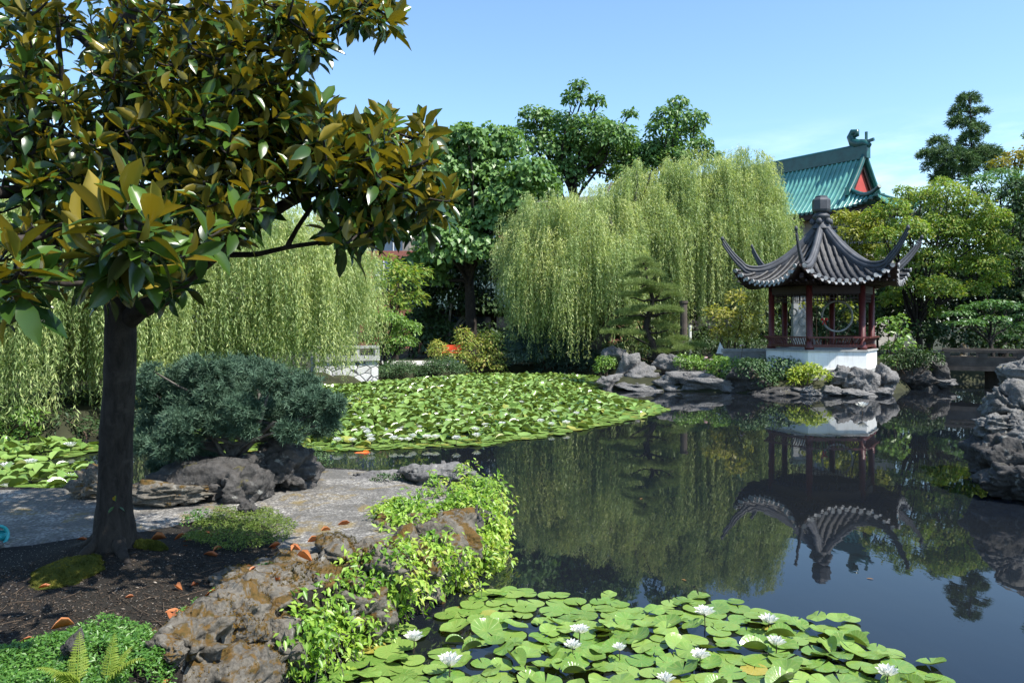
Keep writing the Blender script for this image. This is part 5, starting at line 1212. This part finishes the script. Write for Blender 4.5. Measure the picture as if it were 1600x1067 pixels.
# ------------------------------------------------------------------ creeper, ground cover, ferns, fallen leaves, lily pads
def pts_in(poly, n, z=0.0):
    """n points inside a polygon given by rows/columns of the ground plane at height z"""
    w = np.array([G(x, y, z)[:2] for x, y in poly]); lo, hi = w.min(0), w.max(0); out = []
    while len(out) < n:
        q = rng.uniform(lo, hi, (n * 3, 2)); s = sdf(q[:, 0], q[:, 1], w) < 0; out.extend(q[s])
    return np.array(out[:n])
def tri_surface(x, y):
    return ground_h(x, y)
# creeper: leaves hugging the near-bank rocks in ragged clumps, plus hanging shoots
def creeper():
    zones = [((640, 880), 6.2, .18, .7), ((682, 870), 6.6, .18, .7), ((612, 905), 5.9, .2, 1.0), ((700, 885), 6.9, .2, 1.0), ((640, 800), 7.4, .30, 1.0), ((690, 790), 8.0, .32, 1.0), ((730, 785), 8.2, .28, 1.3), ((752, 765), 8.4, .20, 1.3), ((755, 800), 8.1, .25, 1.4), ((748, 850), 7.7, .24, 1.4), ((700, 790), 7.9, .30, 1.0), ((660, 790), 7.7, .24, 1.2), ((700, 830), 7.4, .24, .6), ((745, 885), 7.4, .18, 1.2), ((640, 840), 7.0, .20, .9), ((625, 870), 6.7, .18, .8),
             ((740, 885), 7.2, .28, 1.2), ((690, 900), 6.9, .26, 1.3), ((640, 905), 6.5, .22, 1.0), ((600, 915), 6.2, .22, 1.2), ((560, 925), 5.9, .22, 1.3), ((530, 965), 5.6, .22, 1.3), ((560, 960), 5.7, .18, 1.2), ((490, 985), 5.3, .2, 1.2), ((465, 1005), 5.1, .15, 1.0), ((510, 1000), 5.4, .14, .8), ((665, 770), 8.3, .14, .6)]
    V = np.concatenate([v for v, n in NEAR_ROCK]); N = np.concatenate([n for v, n in NEAR_ROCK])
    t = thing('creeper', 'bright green creeper trailing over the bank rocks down to the water', 'creeper', (-.8, 6.6, .1)); gc = Geo(); gt = Geo()
    T, D, NN = [], [], []
    for (p, Y, r, dens) in zones:
        c = P(*p, Y); d2 = ((V - c) ** 2).sum(1); idx = np.where((d2 < (r * 1.25) ** 2) & (N[:, 0] * .5 - N[:, 1] * .4 + N[:, 2] > -.35) & (V[:, 2] > -.02))[0]
        n = int(620 * dens * (r / .22) ** 2)
        if len(idx):
            k = rng.choice(idx, n); q = V[k] + N[k] * rng.uniform(.015, .085, n)[:, None] + rng.normal(size=(n, 3)) * .02
            T.append(q); NN.append(N[k] * .7 + [0, -.15, .5] + rng.normal(size=(n, 3)) * .45); D.append(N[k] * .4 + [0, 0, -.8] + rng.normal(size=(n, 3)) * .5)
        for s in range(int(22 * dens)):                             # loose and hanging shoots
            st = c + rng.normal(size=3) * r * .5 + [0.05, -.03, .04]; L = rng.uniform(.10, .30); m = int(L / .022)
            out = unit(np.array([.7, -.5, 0]) + rng.normal(size=3) * .5); qq = np.linspace(0, 1, m)[:, None]
            sh = st + out * qq * L * .6 + np.array([0, 0, 1]) * (.25 * L * qq - .9 * L * qq ** 2); sh[:, 2] = np.maximum(sh[:, 2], .02)
            gt.tube(sh, .0022, 4); T.append(sh + rng.normal(size=sh.shape) * .012); NN.append(rng.normal(size=sh.shape) * .5 + [.1, -.2, .8]); D.append(rng.normal(size=sh.shape) + out * .6 + [0, 0, -.5])
    T = np.concatenate(T); D = np.concatenate(D); NN = np.concatenate(NN); n = len(T)
    patch = np.clip(.45 + 1.1 * fbm(T * 3.0, 2, 8) + rng.normal(0, .2, n), 0, 1)
    put_leaves(gc, LEAF, T, NN, D, .062 * rng.uniform(.55, 1.3, n), 0, patch)
    for a, b in (((742, 893, 7.1), (712, 920, 6.9)), ((478, 967, 5.2), (430, 1040, 5.0)), ((430, 962, 5.3), (500, 955, 5.4))):
        limb(gt, P(*a), P(*b), .010, .006, .15, 6, 10, 5)
    gt.obj('stems', M['bark_grey'], t); gc.obj('foliage', M['creeper'], t)
creeper()
def cover(name, label, poly, n, size, mat, hgt, z=.47, leaf=None, patchy=-.5, mound=.05):
    q = pts_in(poly, n, z); p3 = np.concatenate([q, np.zeros((n, 1))], 1)
    keep = fbm(p3 * 5, 3, 21) > patchy; q = q[keep]; p3 = p3[keep]; m = len(q)
    base = ground_h(q[:, 0], q[:, 1]); h = base + mound * (1 + fbm(p3 * 4, 3, 2)) + rng.uniform(0, 1, m) ** .6 * hgt
    g = Geo(); put_leaves(g, leaf or LEAF, np.stack([q[:, 0], q[:, 1], h], 1), np.array([0, -.1, 1]) + rng.normal(size=(m, 3)) * .55, rng.normal(size=(m, 3)) * [1, 1, .5], size * rng.uniform(.6, 1.3, m))
    o = g.obj(name, M[mat]); tag(o, label, 'plants', kind='stuff'); return o
cover('ground_cover', 'dense small leaved green ground cover in the lower left corner', [(-60, 1110), (-40, 1030), (60, 1010), (95, 990), (180, 968), (235, 985), (245, 1010), (330, 1050), (360, 1110)], 17000, .027, 'cover', .06, .5, mound=.05)
cover('low_cover', 'mat of tiny leaves on the soil beside the paving', [(285, 855), (300, 825), (340, 800), (420, 795), (465, 825), (450, 845), (400, 860), (340, 862)], 7500, .022, 'thyme', .04, .47, mound=.03)
cover('edge_cover', 'strip of small green leaves along the top of the bank wall', [(275, 950), (310, 930), (370, 900), (425, 875), (430, 885), (385, 915), (340, 940), (300, 960)], 2600, .024, 'cover', .035, .5, patchy=-.25, mound=.02)
bush('lawn_bush', 'small leafy tuft on the mat of tiny leaves below the juniper', [(300, 815, 18), (312, 805, 14), (292, 826, 10)], 7.3, 'cover', LEAF, .03, 4, z0=.42, yj=.08, r=.006)
def moss(label, px, py, rx, ry, h, z):
    c = G(px, py, z); g = Geo(); V, Fc = ico(5); a = rx * c[1] / F; b = ry * 2.2 * c[1] / F
    V = V * (1 + .3 * fbm(V * 2.3 + px, 4, px))[:, None] * [a, b, h] + [c[0], c[1], 0]; V[:, 2] += ground_h(V[:, 0], V[:, 1]) - h * .15
    nr = unit(V - np.array([c[0], c[1], V[:, 2].mean() - .3])); k = rng.choice(len(V), 3600); t = thing('moss_cushion', label, 'moss', c)
    g.add(V, Fc, 0, .2); put_leaves(g, t_tuft(5, .3, .9, 2), V[k], rand_dirs(len(k)), nr[k] + rng.normal(size=(len(k), 3)) * .4, .014, 0, np.clip(.5 + 1.4 * fbm(V[k] * 9, 3, 3) + rng.normal(0, .2, len(k)), 0, 1))
    g.obj('cushion', M['moss'], t)
moss('yellow green moss cushion at the left foot of the magnolia', 105, 893, 52, 22, .07, .5)
moss('small moss cushion at the right foot of the magnolia', 232, 862, 26, 9, .05, .5)
def fern(label, base_px, z, fronds):
    b = G(*base_px, z); t = thing('fern', label, 'fern', b)
    for (dx, dy, L, lean) in fronds:
        g = Geo(); n = 22; q = np.linspace(0, 1, n); o = unit(np.array([dx, dy, 0])); side = np.array([-o[1], o[0], 0])
        rach = b + o * (q * L * lean)[:, None] + np.array([0, 0, 1]) * (L * (q * 1.15 - .75 * lean * q ** 2))[:, None]
        g.tube(rach, np.linspace(.004, .0015, n), 5); tp = t_long(.24, .35, .12)
        for s in (-1, 1):
            for i in range(3, n):
                ln = .25 * L * (1.03 - q[i]) ** .85 * min(1.0, q[i] / .3) ** .6 + .004
                tan = unit(rach[i] - rach[i - 1]); dd = unit(side * s + tan * .4 + [0, 0, -.1] + rng.normal(size=3) * .06); up_ = unit(np.cross(dd, tan) * s * -1 + [0, 0, .2])
                g.inst(tp[0], tp[1], frames(up_[None], dd[None]) * ln, rach[i][None], 0, random.random())
                for w_ in np.linspace(.2, .85, 5):
                    for e in (-1, 1): g.inst(LEAF[0], LEAF[1], frames(up_[None], unit(dd * .6 + tan * e)[None]) * ln * .26 * (1.15 - w_), (rach[i] + dd * ln * w_)[None], 0, random.random())
        g.obj('frond', M['fern'], t)
fern('yellow green fern in the ground cover at the bottom left', (120, 1075), .52, [(-.2, .5, .27, .35), (.1, -1, .30, .8), (-1, -.3, .22, .8)])
fern('second fern further right in the ground cover at the bottom', (165, 1072), .52, [(.05, .6, .25, .3), (.9, -.3, .3, .8), (.3, .4, .22, .6)])
# wood chips, grit and twigs on the soil
q = pts_in([(-120, 1080), (-80, 900), (60, 880), (200, 862), (330, 862), (430, 862), (440, 885), (380, 905), (300, 935), (260, 990), (120, 1000), (0, 1060)], 9000, .47)
g = Geo(); z = ground_h(q[:, 0], q[:, 1]) + .004; n = len(q)
put_leaves(g, DIAW, np.stack([q[:, 0], q[:, 1], z], 1), np.array([0, 0, 1]) + rng.normal(size=(n, 3)) * .35, rng.normal(size=(n, 3)) * [1, 1, .15], .016 * rng.uniform(.4, 2.0, n), 0, rng.beta(1.1, 3.0, n))
for i in range(60):
    c = np.array([*q[i], z[i] + .006]); d = rng.normal(size=3) * [1, 1, .05]; g.tube([c, c + unit(d) * rng.uniform(.05, .22) * .5 + [0, 0, .004], c + unit(d + rng.normal(size=3) * [.2, .2, 0]) * rng.uniform(.08, .24)], .0025, 5, 0, .5)
o = g.obj('mulch', M['mulch']); tag(o, 'dark mulch of wood chips and twigs on the soil round the magnolia', 'mulch', kind='stuff')
# single leaf litter
protos = []
for k in range(4):
    g = Geo(); tm = t_long(.42 if k % 2 else .36, [.3, -.25, .5, -.1][k], [.25, .35, .1, .45][k])
    V = tm[0].copy(); V[:, 0] += .1 * (k - 1.5) * V[:, 1] ** 2; V[:, 2] += .04; g.add(V, tm[1], 0, .2 + .2 * k); protos.append(g.mesh('fallen_leaf', M['litter']))
litter = [(262, 982, .19, .5), (268, 990, .13, 1.9), (258, 953, .13, .5), (285, 922, .09, 2.6), (298, 914, .09, 1.2), (318, 930, .11, .2), (300, 845, .1, 3), (312, 838, .10, .3), (318, 868, .13, .1), (272, 842, .09, .4), (290, 858, .09, 2), (333, 862, .07, 1), (450, 836, .11, .7), (420, 853, .09, .2), (433, 853, .09, 2.9), (480, 846, .10, .3), (497, 851, .09, .1), (470, 858, .1, 2.9), (476, 862, .08, .9), (487, 888, .13, 2.9), (437, 911, .08, 2.2), (525, 822, .12, .2), (490, 819, .08, 2.8), (500, 830, .09, .4), (465, 838, .07, 1.4), (388, 917, .06, .8), (385, 897, .06, .5), (80, 1003, .11, .5), (30, 1026, .10, .6), (195, 934, .05, .4), (175, 988, .05, .3), (235, 852, .12, .3), (120, 845, .09, .2), (253, 1045, .09, 1.4), (350, 890, .07, .2), (455, 866, .07, 1.5), (60, 915, .09, .2), (512, 828, .07, 2.4)]
special = {0: 'long orange fallen leaf resting on the top rock of the bank wall', 1: 'short pinkish fallen leaf hanging below the long orange one', 2: 'pale orange fallen leaf on the dark soil above the long one', 19: 'orange fallen leaf lying on the grey slab rock by the paving', 27: 'pale fallen leaf on the ground cover in the lower left'}
bvh_v = None
from mathutils.bvhtree import BVHTree
nv = 0; VV = []; FF = []
for (v, n_) in NEAR_ROCK:
    f = ico(5)[1] + nv; VV.append(v); FF.append(f); nv += len(v)
BV = BVHTree.FromPolygons(np.concatenate(VV).tolist(), np.concatenate(FF).tolist())
for i, (x, y, s, rz) in enumerate(litter):
    q = G(x, y, .47); h = float(ground_h(np.array([q[0]]), np.array([q[1]]))[0])
    hit = BV.ray_cast(Vector((q[0], q[1], 3)), Vector((0, 0, -1)))[0]
    z = max(h, hit.z if hit else -9); 
    if i in (0, 1): z = max(z, .5)
    if 27 <= i <= 28: z += .1
    if -8 < q[0] < 0 and 6 < q[1] < 9.5 and x > 420: z = max(z, .45)
    o = bpy.data.objects.new('fallen_leaf', protos[i % 4]); COL.objects.link(o); o.location = (q[0], q[1], z + .004); o.rotation_euler = (random.uniform(-.25, .25), random.uniform(-.2, .2), rz - PI / 2); o.scale = (s * 1.05,) * 3
    tag(o, special.get(i, 'curled orange brown magnolia leaf fallen on the near bank'), 'fallen leaf', 'fallen magnolia leaves on the near bank')

g = Geo(); tm = t_long(.4, .04, .05); g.add(tm[0], tm[1], 0, .5); fl_me = g.mesh('floating_leaf', M['litter_brown'])
for i, (x, y, sz, lab) in enumerate([(602, 981, .085, 'orange leaf floating just left of the near pads'), (612, 977, .07, 'small orange leaf floating beside a larger one left of the pads'), (690, 984, .08, 'yellow brown leaf floating at the upper left rim of the near pads'), (713, 950, .08, 'curled brown leaf floating by the bank above the near pads'), (575, 1004, .09, 'reddish leaf floating against the leftmost pads'), (905, 934, .06, 'small brown leaf floating beyond the middle of the pads'), (1065, 905, .05, 'tiny leaf floating alone on the dark open water'), (1000, 780, .07, 'tiny leaf floating on the willow reflection'), (1365, 905, .06, 'tiny leaf floating on the blue sky reflection')]):
    o = bpy.data.objects.new('floating_leaf', fl_me); COL.objects.link(o); q = G(x, y, 0); o.location = (q[0], q[1], .004); o.rotation_euler = (0, 0, i * 1.7); o.scale = (sz,) * 3
    tag(o, lab, 'leaf', 'leaves floating on the pond')
# ---- water lilies
def pad_template(kind, seed, seg=26):
    r = np.random.default_rng(seed); ang = np.linspace(.10, 2 * PI - .10, seg); rr = 1 + .035 * np.sin(ang * 3 + seed) + r.normal(0, .012, seg)
    g = Geo(); V = [(0.0, 0, 0)]; rings = (.45, .8, 1.0)
    for q in rings:
        for k, a in enumerate(ang):
            z = 0.0
            if kind == 'flat': z = .02 * math.sin(2 * a + seed) * q + (.03 * max(0, math.sin(3 * a + seed)) if q == 1 else 0)
            elif kind == 'wavy': z = .10 * q * q * math.sin(2 * a + seed) + .05 * q * math.sin(5 * a)
            elif kind == 'cupped': z = .38 * q * q * abs(math.sin(a / 2 + seed)) ** 1.5 + .05 * q * math.sin(4 * a)
            elif kind == 'folded': z = .75 * abs(q * rr[k] * math.sin(a)) ** 1.2
            x, y = q * rr[k] * math.cos(a), q * rr[k] * math.sin(a)
            if kind == 'folded': y *= .62
            V.append((x, y, z))
    V = np.array(V); F4 = []; F3 = []
    for i in range(seg - 1):
        F3.append([0, 1 + i, 2 + i])
        for j in range(2): F4.append([1 + j * seg + i, 1 + (j + 1) * seg + i, 2 + (j + 1) * seg + i, 2 + j * seg + i])
    return V, np.array(F3), np.array(F4)
pm = {}
for kind, cnt in (('flat', 4), ('wavy', 3), ('cupped', 3), ('folded', 2)):
    for s in range(cnt):
        V, F3, F4 = pad_template(kind, s + 1); g = Geo(); g.add(V, F3, 0, s * .2); g.parts[-1] = (F3, 0, np.full(len(F3), s * .2), True)
        g2 = Geo(); g2.V = [V]; g2.n = len(V); g2.parts = [(F3, 0, np.full(len(F3), .2 * s), True), (F4, 0, np.full(len(F4), .2 * s), True)]
        pm[(kind, s)] = (g2.mesh('lily_pad', M['pad']), g2.mesh('lily_pad', M['pad_yellow']) if kind == 'flat' else None)
POLY_N = [(440, 1110), (505, 1062), (545, 1012), (575, 988), (640, 978), (665, 998), (625, 1015), (660, 1040), (690, 1020), (700, 985), (688, 962), (722, 945), (758, 925), (800, 917), (845, 925), (900, 935), (965, 930), (985, 958), (1060, 938), (1110, 930), (1150, 940), (1185, 955), (1250, 965), (1300, 966), (1345, 972), (1352, 1000), (1395, 1022), (1460, 1040), (1500, 1066), (1540, 1110)]
wN = np.array([G(x, y, 0)[:2] for x, y in POLY_N]); placed = []
tries = 0
while len(placed) < 299 and tries < 60000:
    tries += 1
    q = rng.uniform(wN.min(0), wN.max(0)); r = random.choice((.07, .08, .085, .09, .095, .10, .11)) * random.uniform(.9, 1.08)
    s = float(sdf(np.array([q[0]]), np.array([q[1]]), wN)[0])
    if s > -r * .25: continue
    ov = 0.62 if tries < 22000 else .5
    if any((q[0] - a) ** 2 + (q[1] - b) ** 2 < ((r + c) * ov) ** 2 for a, b, c in placed): continue
    placed.append((q[0], q[1], r))
order = sorted(range(len(placed)), key=lambda i: -placed[i][1])
LAB = {'flat': 'round green lily pad lying flat among the near pads', 'wavy': 'wavy rimmed green lily pad among the near pads', 'cupped': 'lily pad with one raised glossy edge among the near pads', 'folded': 'half folded lily pad standing up among the near pads', 'yellow': 'yellowing lily pad lying flat among the near pads'}
for n_, i in enumerate(order):
    x, y, r = placed[i]
    crowd = 0.5 + 0.5 * math.sin(1.3 * x + .4) if y < 5.9 else .05
    u = random.random(); raised = y < 6.0 and x > -.45
    kind = 'folded' if raised and u < .10 else ('cupped' if raised and u < .34 else ('wavy' if u < (.6 if raised else .16) else 'flat'))
    yel = kind == 'flat' and random.random() < .065
    s = random.randrange({'flat': 4, 'wavy': 3, 'cupped': 3, 'folded': 2}[kind]); me = pm[(kind, s)][1 if yel else 0]
    o = bpy.data.objects.new('lily_pad', me); COL.objects.link(o)
    tl = .03 if kind == 'flat' else .16; z = .006 + .0022 * (n_ % 9) + (.02 if kind != 'flat' else 0)
    o.location = (x, y, z); o.rotation_euler = (random.gauss(0, tl), random.gauss(0, tl), random.uniform(0, 6.28)); o.scale = (r, r, r)
    tag(o, LAB['yellow' if yel else kind], 'lily pad', 'lily pads of the near patch')
# far pads: thousands, one object
def pad_field(polys):
    g = Geo(); V, F3, F4 = pad_template('flat', 2, 11); V2, F3b, F4b = pad_template('cupped', 3, 11); V3, _, _ = pad_template('folded', 1, 11)
    for poly, dens, r0, edge_flat in polys:
        w = np.array([G(x, y, 0)[:2] for x, y in poly]); ar = 0.5 * abs(np.sum(w[:, 0] * np.roll(w[:, 1], 1) - w[:, 1] * np.roll(w[:, 0], 1)))
        n = int(ar * dens); q = pts_in(poly, n, 0); s = -sdf(q[:, 0], q[:, 1], w); land = sdf(q[:, 0], q[:, 1]); q = q[land < .02]; s = s[land < .02]; n = len(q)
        inner = np.clip(s / edge_flat, 0, 1); lift = rng.uniform(0, 1, n) < .6 * inner
        r = r0 * rng.uniform(.7, 1.2, n); tilt = np.where(lift, rng.normal(0, .34, n), rng.normal(0, .04, n)); ta = rng.uniform(0, 2 * PI, n)
        nr = np.stack([np.sin(tilt) * np.cos(ta), np.sin(tilt) * np.sin(ta), np.cos(tilt)], 1); rz = rng.uniform(0, 2 * PI, n)
        dr = np.stack([np.cos(rz), np.sin(rz), np.zeros(n)], 1); Mx = frames(nr, dr) * r[:, None, None]
        T = np.stack([q[:, 0], q[:, 1], .008 + rng.uniform(0, .02, n) + np.where(lift, rng.uniform(.02, .16, n) * inner, 0)], 1)
        typ = np.where(lift, rng.integers(1, 3, n), 0); tn = rng.uniform(0, 1, n)
        for k, VV_ in ((0, V), (1, V2), (2, V3)):
            m = typ == k; ye = m & (rng.uniform(0, 1, n) < .04 + .08 * (1 - inner))
            for mk, mi in ((m & ~ye, 0), (ye, 1)):
                if mk.any(): g.inst(VV_, F3, Mx[mk], T[mk], mi, tn[mk]); g.inst(VV_, F4, Mx[mk], T[mk], mi, tn[mk])
    o = g.obj('lily_pad_field', [M['pad_far'], M['pad_far_yellow']]); tag(o, 'broad field of crowded lily pads across the far half of the pond', 'lily pads', kind='stuff')
FAR = [(300, 712), (440, 704), (520, 706), (600, 703), (690, 699), (750, 697), (810, 688), (860, 683), (930, 668), (1000, 655), (1045, 641), (1020, 630), (980, 622), (935, 610), (925, 596), (945, 588), (800, 586), (700, 588), (590, 598), (515, 604), (440, 607), (330, 640), (250, 690)]
LEFT1 = [(-250, 705), (-60, 694), (150, 693), (158, 706), (110, 715), (60, 728), (-40, 738), (-250, 745)]
LEFT2 = [(-250, 752), (-20, 738), (70, 731), (160, 728), (200, 740), (170, 775), (130, 790), (20, 792), (-250, 790)]
pad_field([(FAR, 66, .115, 1.6), (LEFT1, 55, .12, .5), (LEFT2, 55, .12, .5)])
# flowers
def lily_proto(seed, openness):
    r = np.random.default_rng(seed); t = bpy.data.objects.new('water_lily', None); COL.objects.link(t); g = Geo()
    tm = t_long(.30, -.25, .22)
    for ring, (n, el, s) in enumerate(((9, .30, 1.0), (9, .62, .92), (7, .98, .78))):
        for k in range(n):
            a = 2 * PI * (k + .5 * ring) / n + r.uniform(-.1, .1); e = el * openness + r.uniform(-.08, .08)
            d = np.array([math.cos(a) * math.cos(e), math.sin(a) * math.cos(e), math.sin(e)]); nn = np.array([-math.cos(a) * math.sin(e), -math.sin(a) * math.sin(e), math.cos(e)])
            g.inst(tm[0], tm[1], frames(nn[None], d[None]) * s * r.uniform(.9, 1.08), (d * .06)[None], 0, r.random())
    g.obj('petals', M['petal'], t); g = Geo()
    for k in range(30):
        a = r.uniform(0, 6.28); e = r.uniform(.7, 1.5); d = np.array([math.cos(a) * math.cos(e), math.sin(a) * math.cos(e), math.sin(e)]); g.bar(d * .05, d * .30, .03, .03)
    g.obj('stamens', M['stamen'], t)
    g = Geo(); g.tube([(0, 0, .05), (.03, 0, -.3), (.0, .05, -1.2)], .05, 6); g.obj('stalk', M['bark_twig'], t)
    return t
protoL = [lily_proto(3, 1.0), lily_proto(5, 1.25), lily_proto(9, .8)]
used = [False] * 3
def lily(px, py, z, R, label, k, group):
    c = G(px, py, z); rz = random.uniform(0, 6.28)
    if not used[k]: o = protoL[k]; used[k] = True; o.location = c; o.rotation_euler = (0, 0, rz); o.scale = (R,) * 3
    else: o = copy_tree(protoL[k], c, rz, R)
    tag(o, label, 'water lily', group); return o
near = [(647, 1001, .07, 'white water lily at the left of the near pads beside the dark gap'), (703, 1040, .085, 'largest white water lily low in the near pads beside a heart shaped pad'), (906, 989, .07, 'white water lily in the middle of the near pads'), (895, 1013, .062, 'white water lily just below another one in the middle of the near pads'), (968, 1016, .05, 'small half hidden white water lily in the near pads'), (1101, 961, .078, 'white water lily at the upper rim of the near pads'), (1201, 974, .072, 'white water lily with long petals near the far right of the pads'), (1213, 1008, .066, 'white water lily with a dark gap behind it in the right pads'), (1094, 1028, .066, 'low white water lily in the crowded middle right pads'), (1387, 1056, .072, 'rightmost white water lily in the near pads'), (1040, 1066, .06, 'white water lily cut by the bottom edge of the picture')]
for i, (x, y, R, lab) in enumerate(near): lily(x, y, .085, R * 1.12, lab, i % 3, 'white water lilies of the near pads')
lily(1347, 637, .17, .17, 'single white water lily standing alone on open water by the pavilion', 1, None)
for (x, y, R, lab) in [(7, 732, .17, 'white water lily at the left edge in the upper left pads'), (46, 726, .17, 'white water lily second from the left edge in the upper left pads'), (109, 698, .16, 'white water lily below the willow tips at the far shore'), (112, 748, .14, 'round white water lily left of the magnolia trunk'), (74, 780, .15, 'white water lily just above the shaded stone rim'), (137, 742, .13, 'flat white water lily right beside the magnolia trunk'), (118, 760, .12, 'white water lily above the jutting brown rock'), (10, 762, .13, 'white water lily at the left edge of the lower left pads')]:
    lily(x, y, .10, R * .72, lab, random.randrange(3), 'white water lilies of the left pads')
w = np.array(FAR); fl = []
big = [(527, 690), (572, 675), (578, 684), (615, 687), (645, 684), (680, 685), (713, 687), (745, 683), (885, 662), (624, 671), (700, 660), (785, 664), (845, 660)]
cand = [(x, y, .10) for x, y in big]
while len(cand) < 72:
    p = np.array([rng.uniform(450, 1000), rng.uniform(592, 690)])
    if float(sdf(p[:1], p[1:], w)[0]) < -12: cand.append((p[0], p[1], rng.uniform(.06, .10)))
for i, (x, y, R) in enumerate(cand): lily(x, y, .12, R, 'white water lily open among the crowded pads of the far field', i % 3, 'white water lilies of the far field')
# pink blossoms on the island
for i, (x, y) in enumerate([(1112, 563), (1108, 572), (1145, 566), (1160, 541), (1187, 571), (1104, 560)]):
    c = P(x, y, 26.2 + .1 * i); t = thing('garden_flower', 'pale pink flower on a thin stem among the island bushes', 'flower', c, 'pale pink flowers on the island'); g = Geo()
    for k in range(14):
        d = rand_dirs(1)[0]; d[2] = abs(d[2]); g.inst(LEAFB[0], LEAFB[1], frames(unit(d + [0, 0, .5])[None], unit(np.cross(d, [.2, .5, .1]))[None]) * .09, (c + d * .05)[None], 0, random.random())
    g.obj('blossom', M['pink'], t); g = Geo(); g.tube([c, c - [.02, 0, .3], c - [0, .05, .75]], .01, 5); g.obj('stem', M['bark_twig'], t)

# ------------------------------------------------------------------ light
SUN_AZ = math.radians(122)      # clockwise from the view direction (+Y) to the right
SUN_EL = math.radians(57)
world = bpy.data.worlds.new('World'); scene.world = world; world.use_nodes = True
nt = world.node_tree; nt.nodes.clear()
sky = nt.nodes.new('ShaderNodeTexSky'); sky.sky_type = 'NISHITA'; sky.sun_disc = False; sky.sun_elevation = SUN_EL; sky.sun_rotation = SUN_AZ; sky.altitude = 20; sky.air_density = 1.0; sky.dust_density = 0.6; sky.ozone_density = 1.6
bg = nt.nodes.new('ShaderNodeBackground'); bg.inputs['Strength'].default_value = 0.135
out = nt.nodes.new('ShaderNodeOutputWorld')
tc = nt.nodes.new('ShaderNodeTexCoord'); mp = nt.nodes.new('ShaderNodeMapping'); mp.inputs['Scale'].default_value = (2.2, 2.2, 9.0); nt.links.new(tc.outputs['Generated'], mp.inputs['Vector'])
ns = nt.nodes.new('ShaderNodeTexNoise'); ns.inputs['Scale'].default_value = 3.0; ns.inputs['Detail'].default_value = 7; ns.inputs['Roughness'].default_value = .6; nt.links.new(mp.outputs[0], ns.inputs['Vector'])
cr = nt.nodes.new('ShaderNodeValToRGB'); cr.color_ramp.elements[0].position = .42; cr.color_ramp.elements[1].position = .68; nt.links.new(ns.outputs['Fac'], cr.inputs['Fac'])
sx = nt.nodes.new('ShaderNodeSeparateXYZ'); nt.links.new(tc.outputs['Generated'], sx.inputs[0])
mr = nt.nodes.new('ShaderNodeMapRange'); mr.inputs[1].default_value = .24; mr.inputs[2].default_value = .10; nt.links.new(sx.outputs[2], mr.inputs[0])
mm = nt.nodes.new('ShaderNodeMath'); mm.operation = 'MULTIPLY'; nt.links.new(cr.outputs[0], mm.inputs[0]); nt.links.new(mr.outputs[0], mm.inputs[1])
mx = nt.nodes.new('ShaderNodeMix'); mx.data_type = 'RGBA'; nt.links.new(mm.outputs[0], mx.inputs[0]); nt.links.new(sky.outputs[0], mx.inputs[6]); mx.inputs[7].default_value = (6.2, 6.3, 6.6, 1)
tn_ = nt.nodes.new('ShaderNodeMix'); tn_.data_type = 'RGBA'; tn_.blend_type = 'MULTIPLY'; tn_.inputs[0].default_value = 1.0; nt.links.new(mx.outputs[2], tn_.inputs[6]); tn_.inputs[7].default_value = (.90, 1.04, 1.08, 1); nt.links.new(tn_.outputs[2], bg.inputs['Color']); nt.links.new(bg.outputs[0], out.inputs['Surface'])
sd = bpy.data.lights.new('sun', 'SUN'); sd.energy = 5.0; sd.angle = math.radians(.53); sd.color = (1.0, .955, .88)
so = bpy.data.objects.new('sun', sd); COL.objects.link(so)
dv = Vector((math.sin(SUN_AZ) * math.cos(SUN_EL), math.cos(SUN_AZ) * math.cos(SUN_EL), math.sin(SUN_EL)))
so.rotation_euler = dv.to_track_quat('Z', 'Y').to_euler(); so.location = dv * 60
vs = scene.view_settings; scene.display_settings.display_device = 'sRGB'; vs.view_transform = 'Standard'; vs.look = 'None'; vs.exposure = 0.9; vs.gamma = 1.0
scene.cycles.max_bounces = 8; scene.cycles.diffuse_bounces = 3; scene.cycles.glossy_bounces = 3; scene.cycles.transmission_bounces = 4; scene.cycles.transparent_max_bounces = 4
scene.cycles.caustics_reflective = False; scene.cycles.caustics_refractive = False
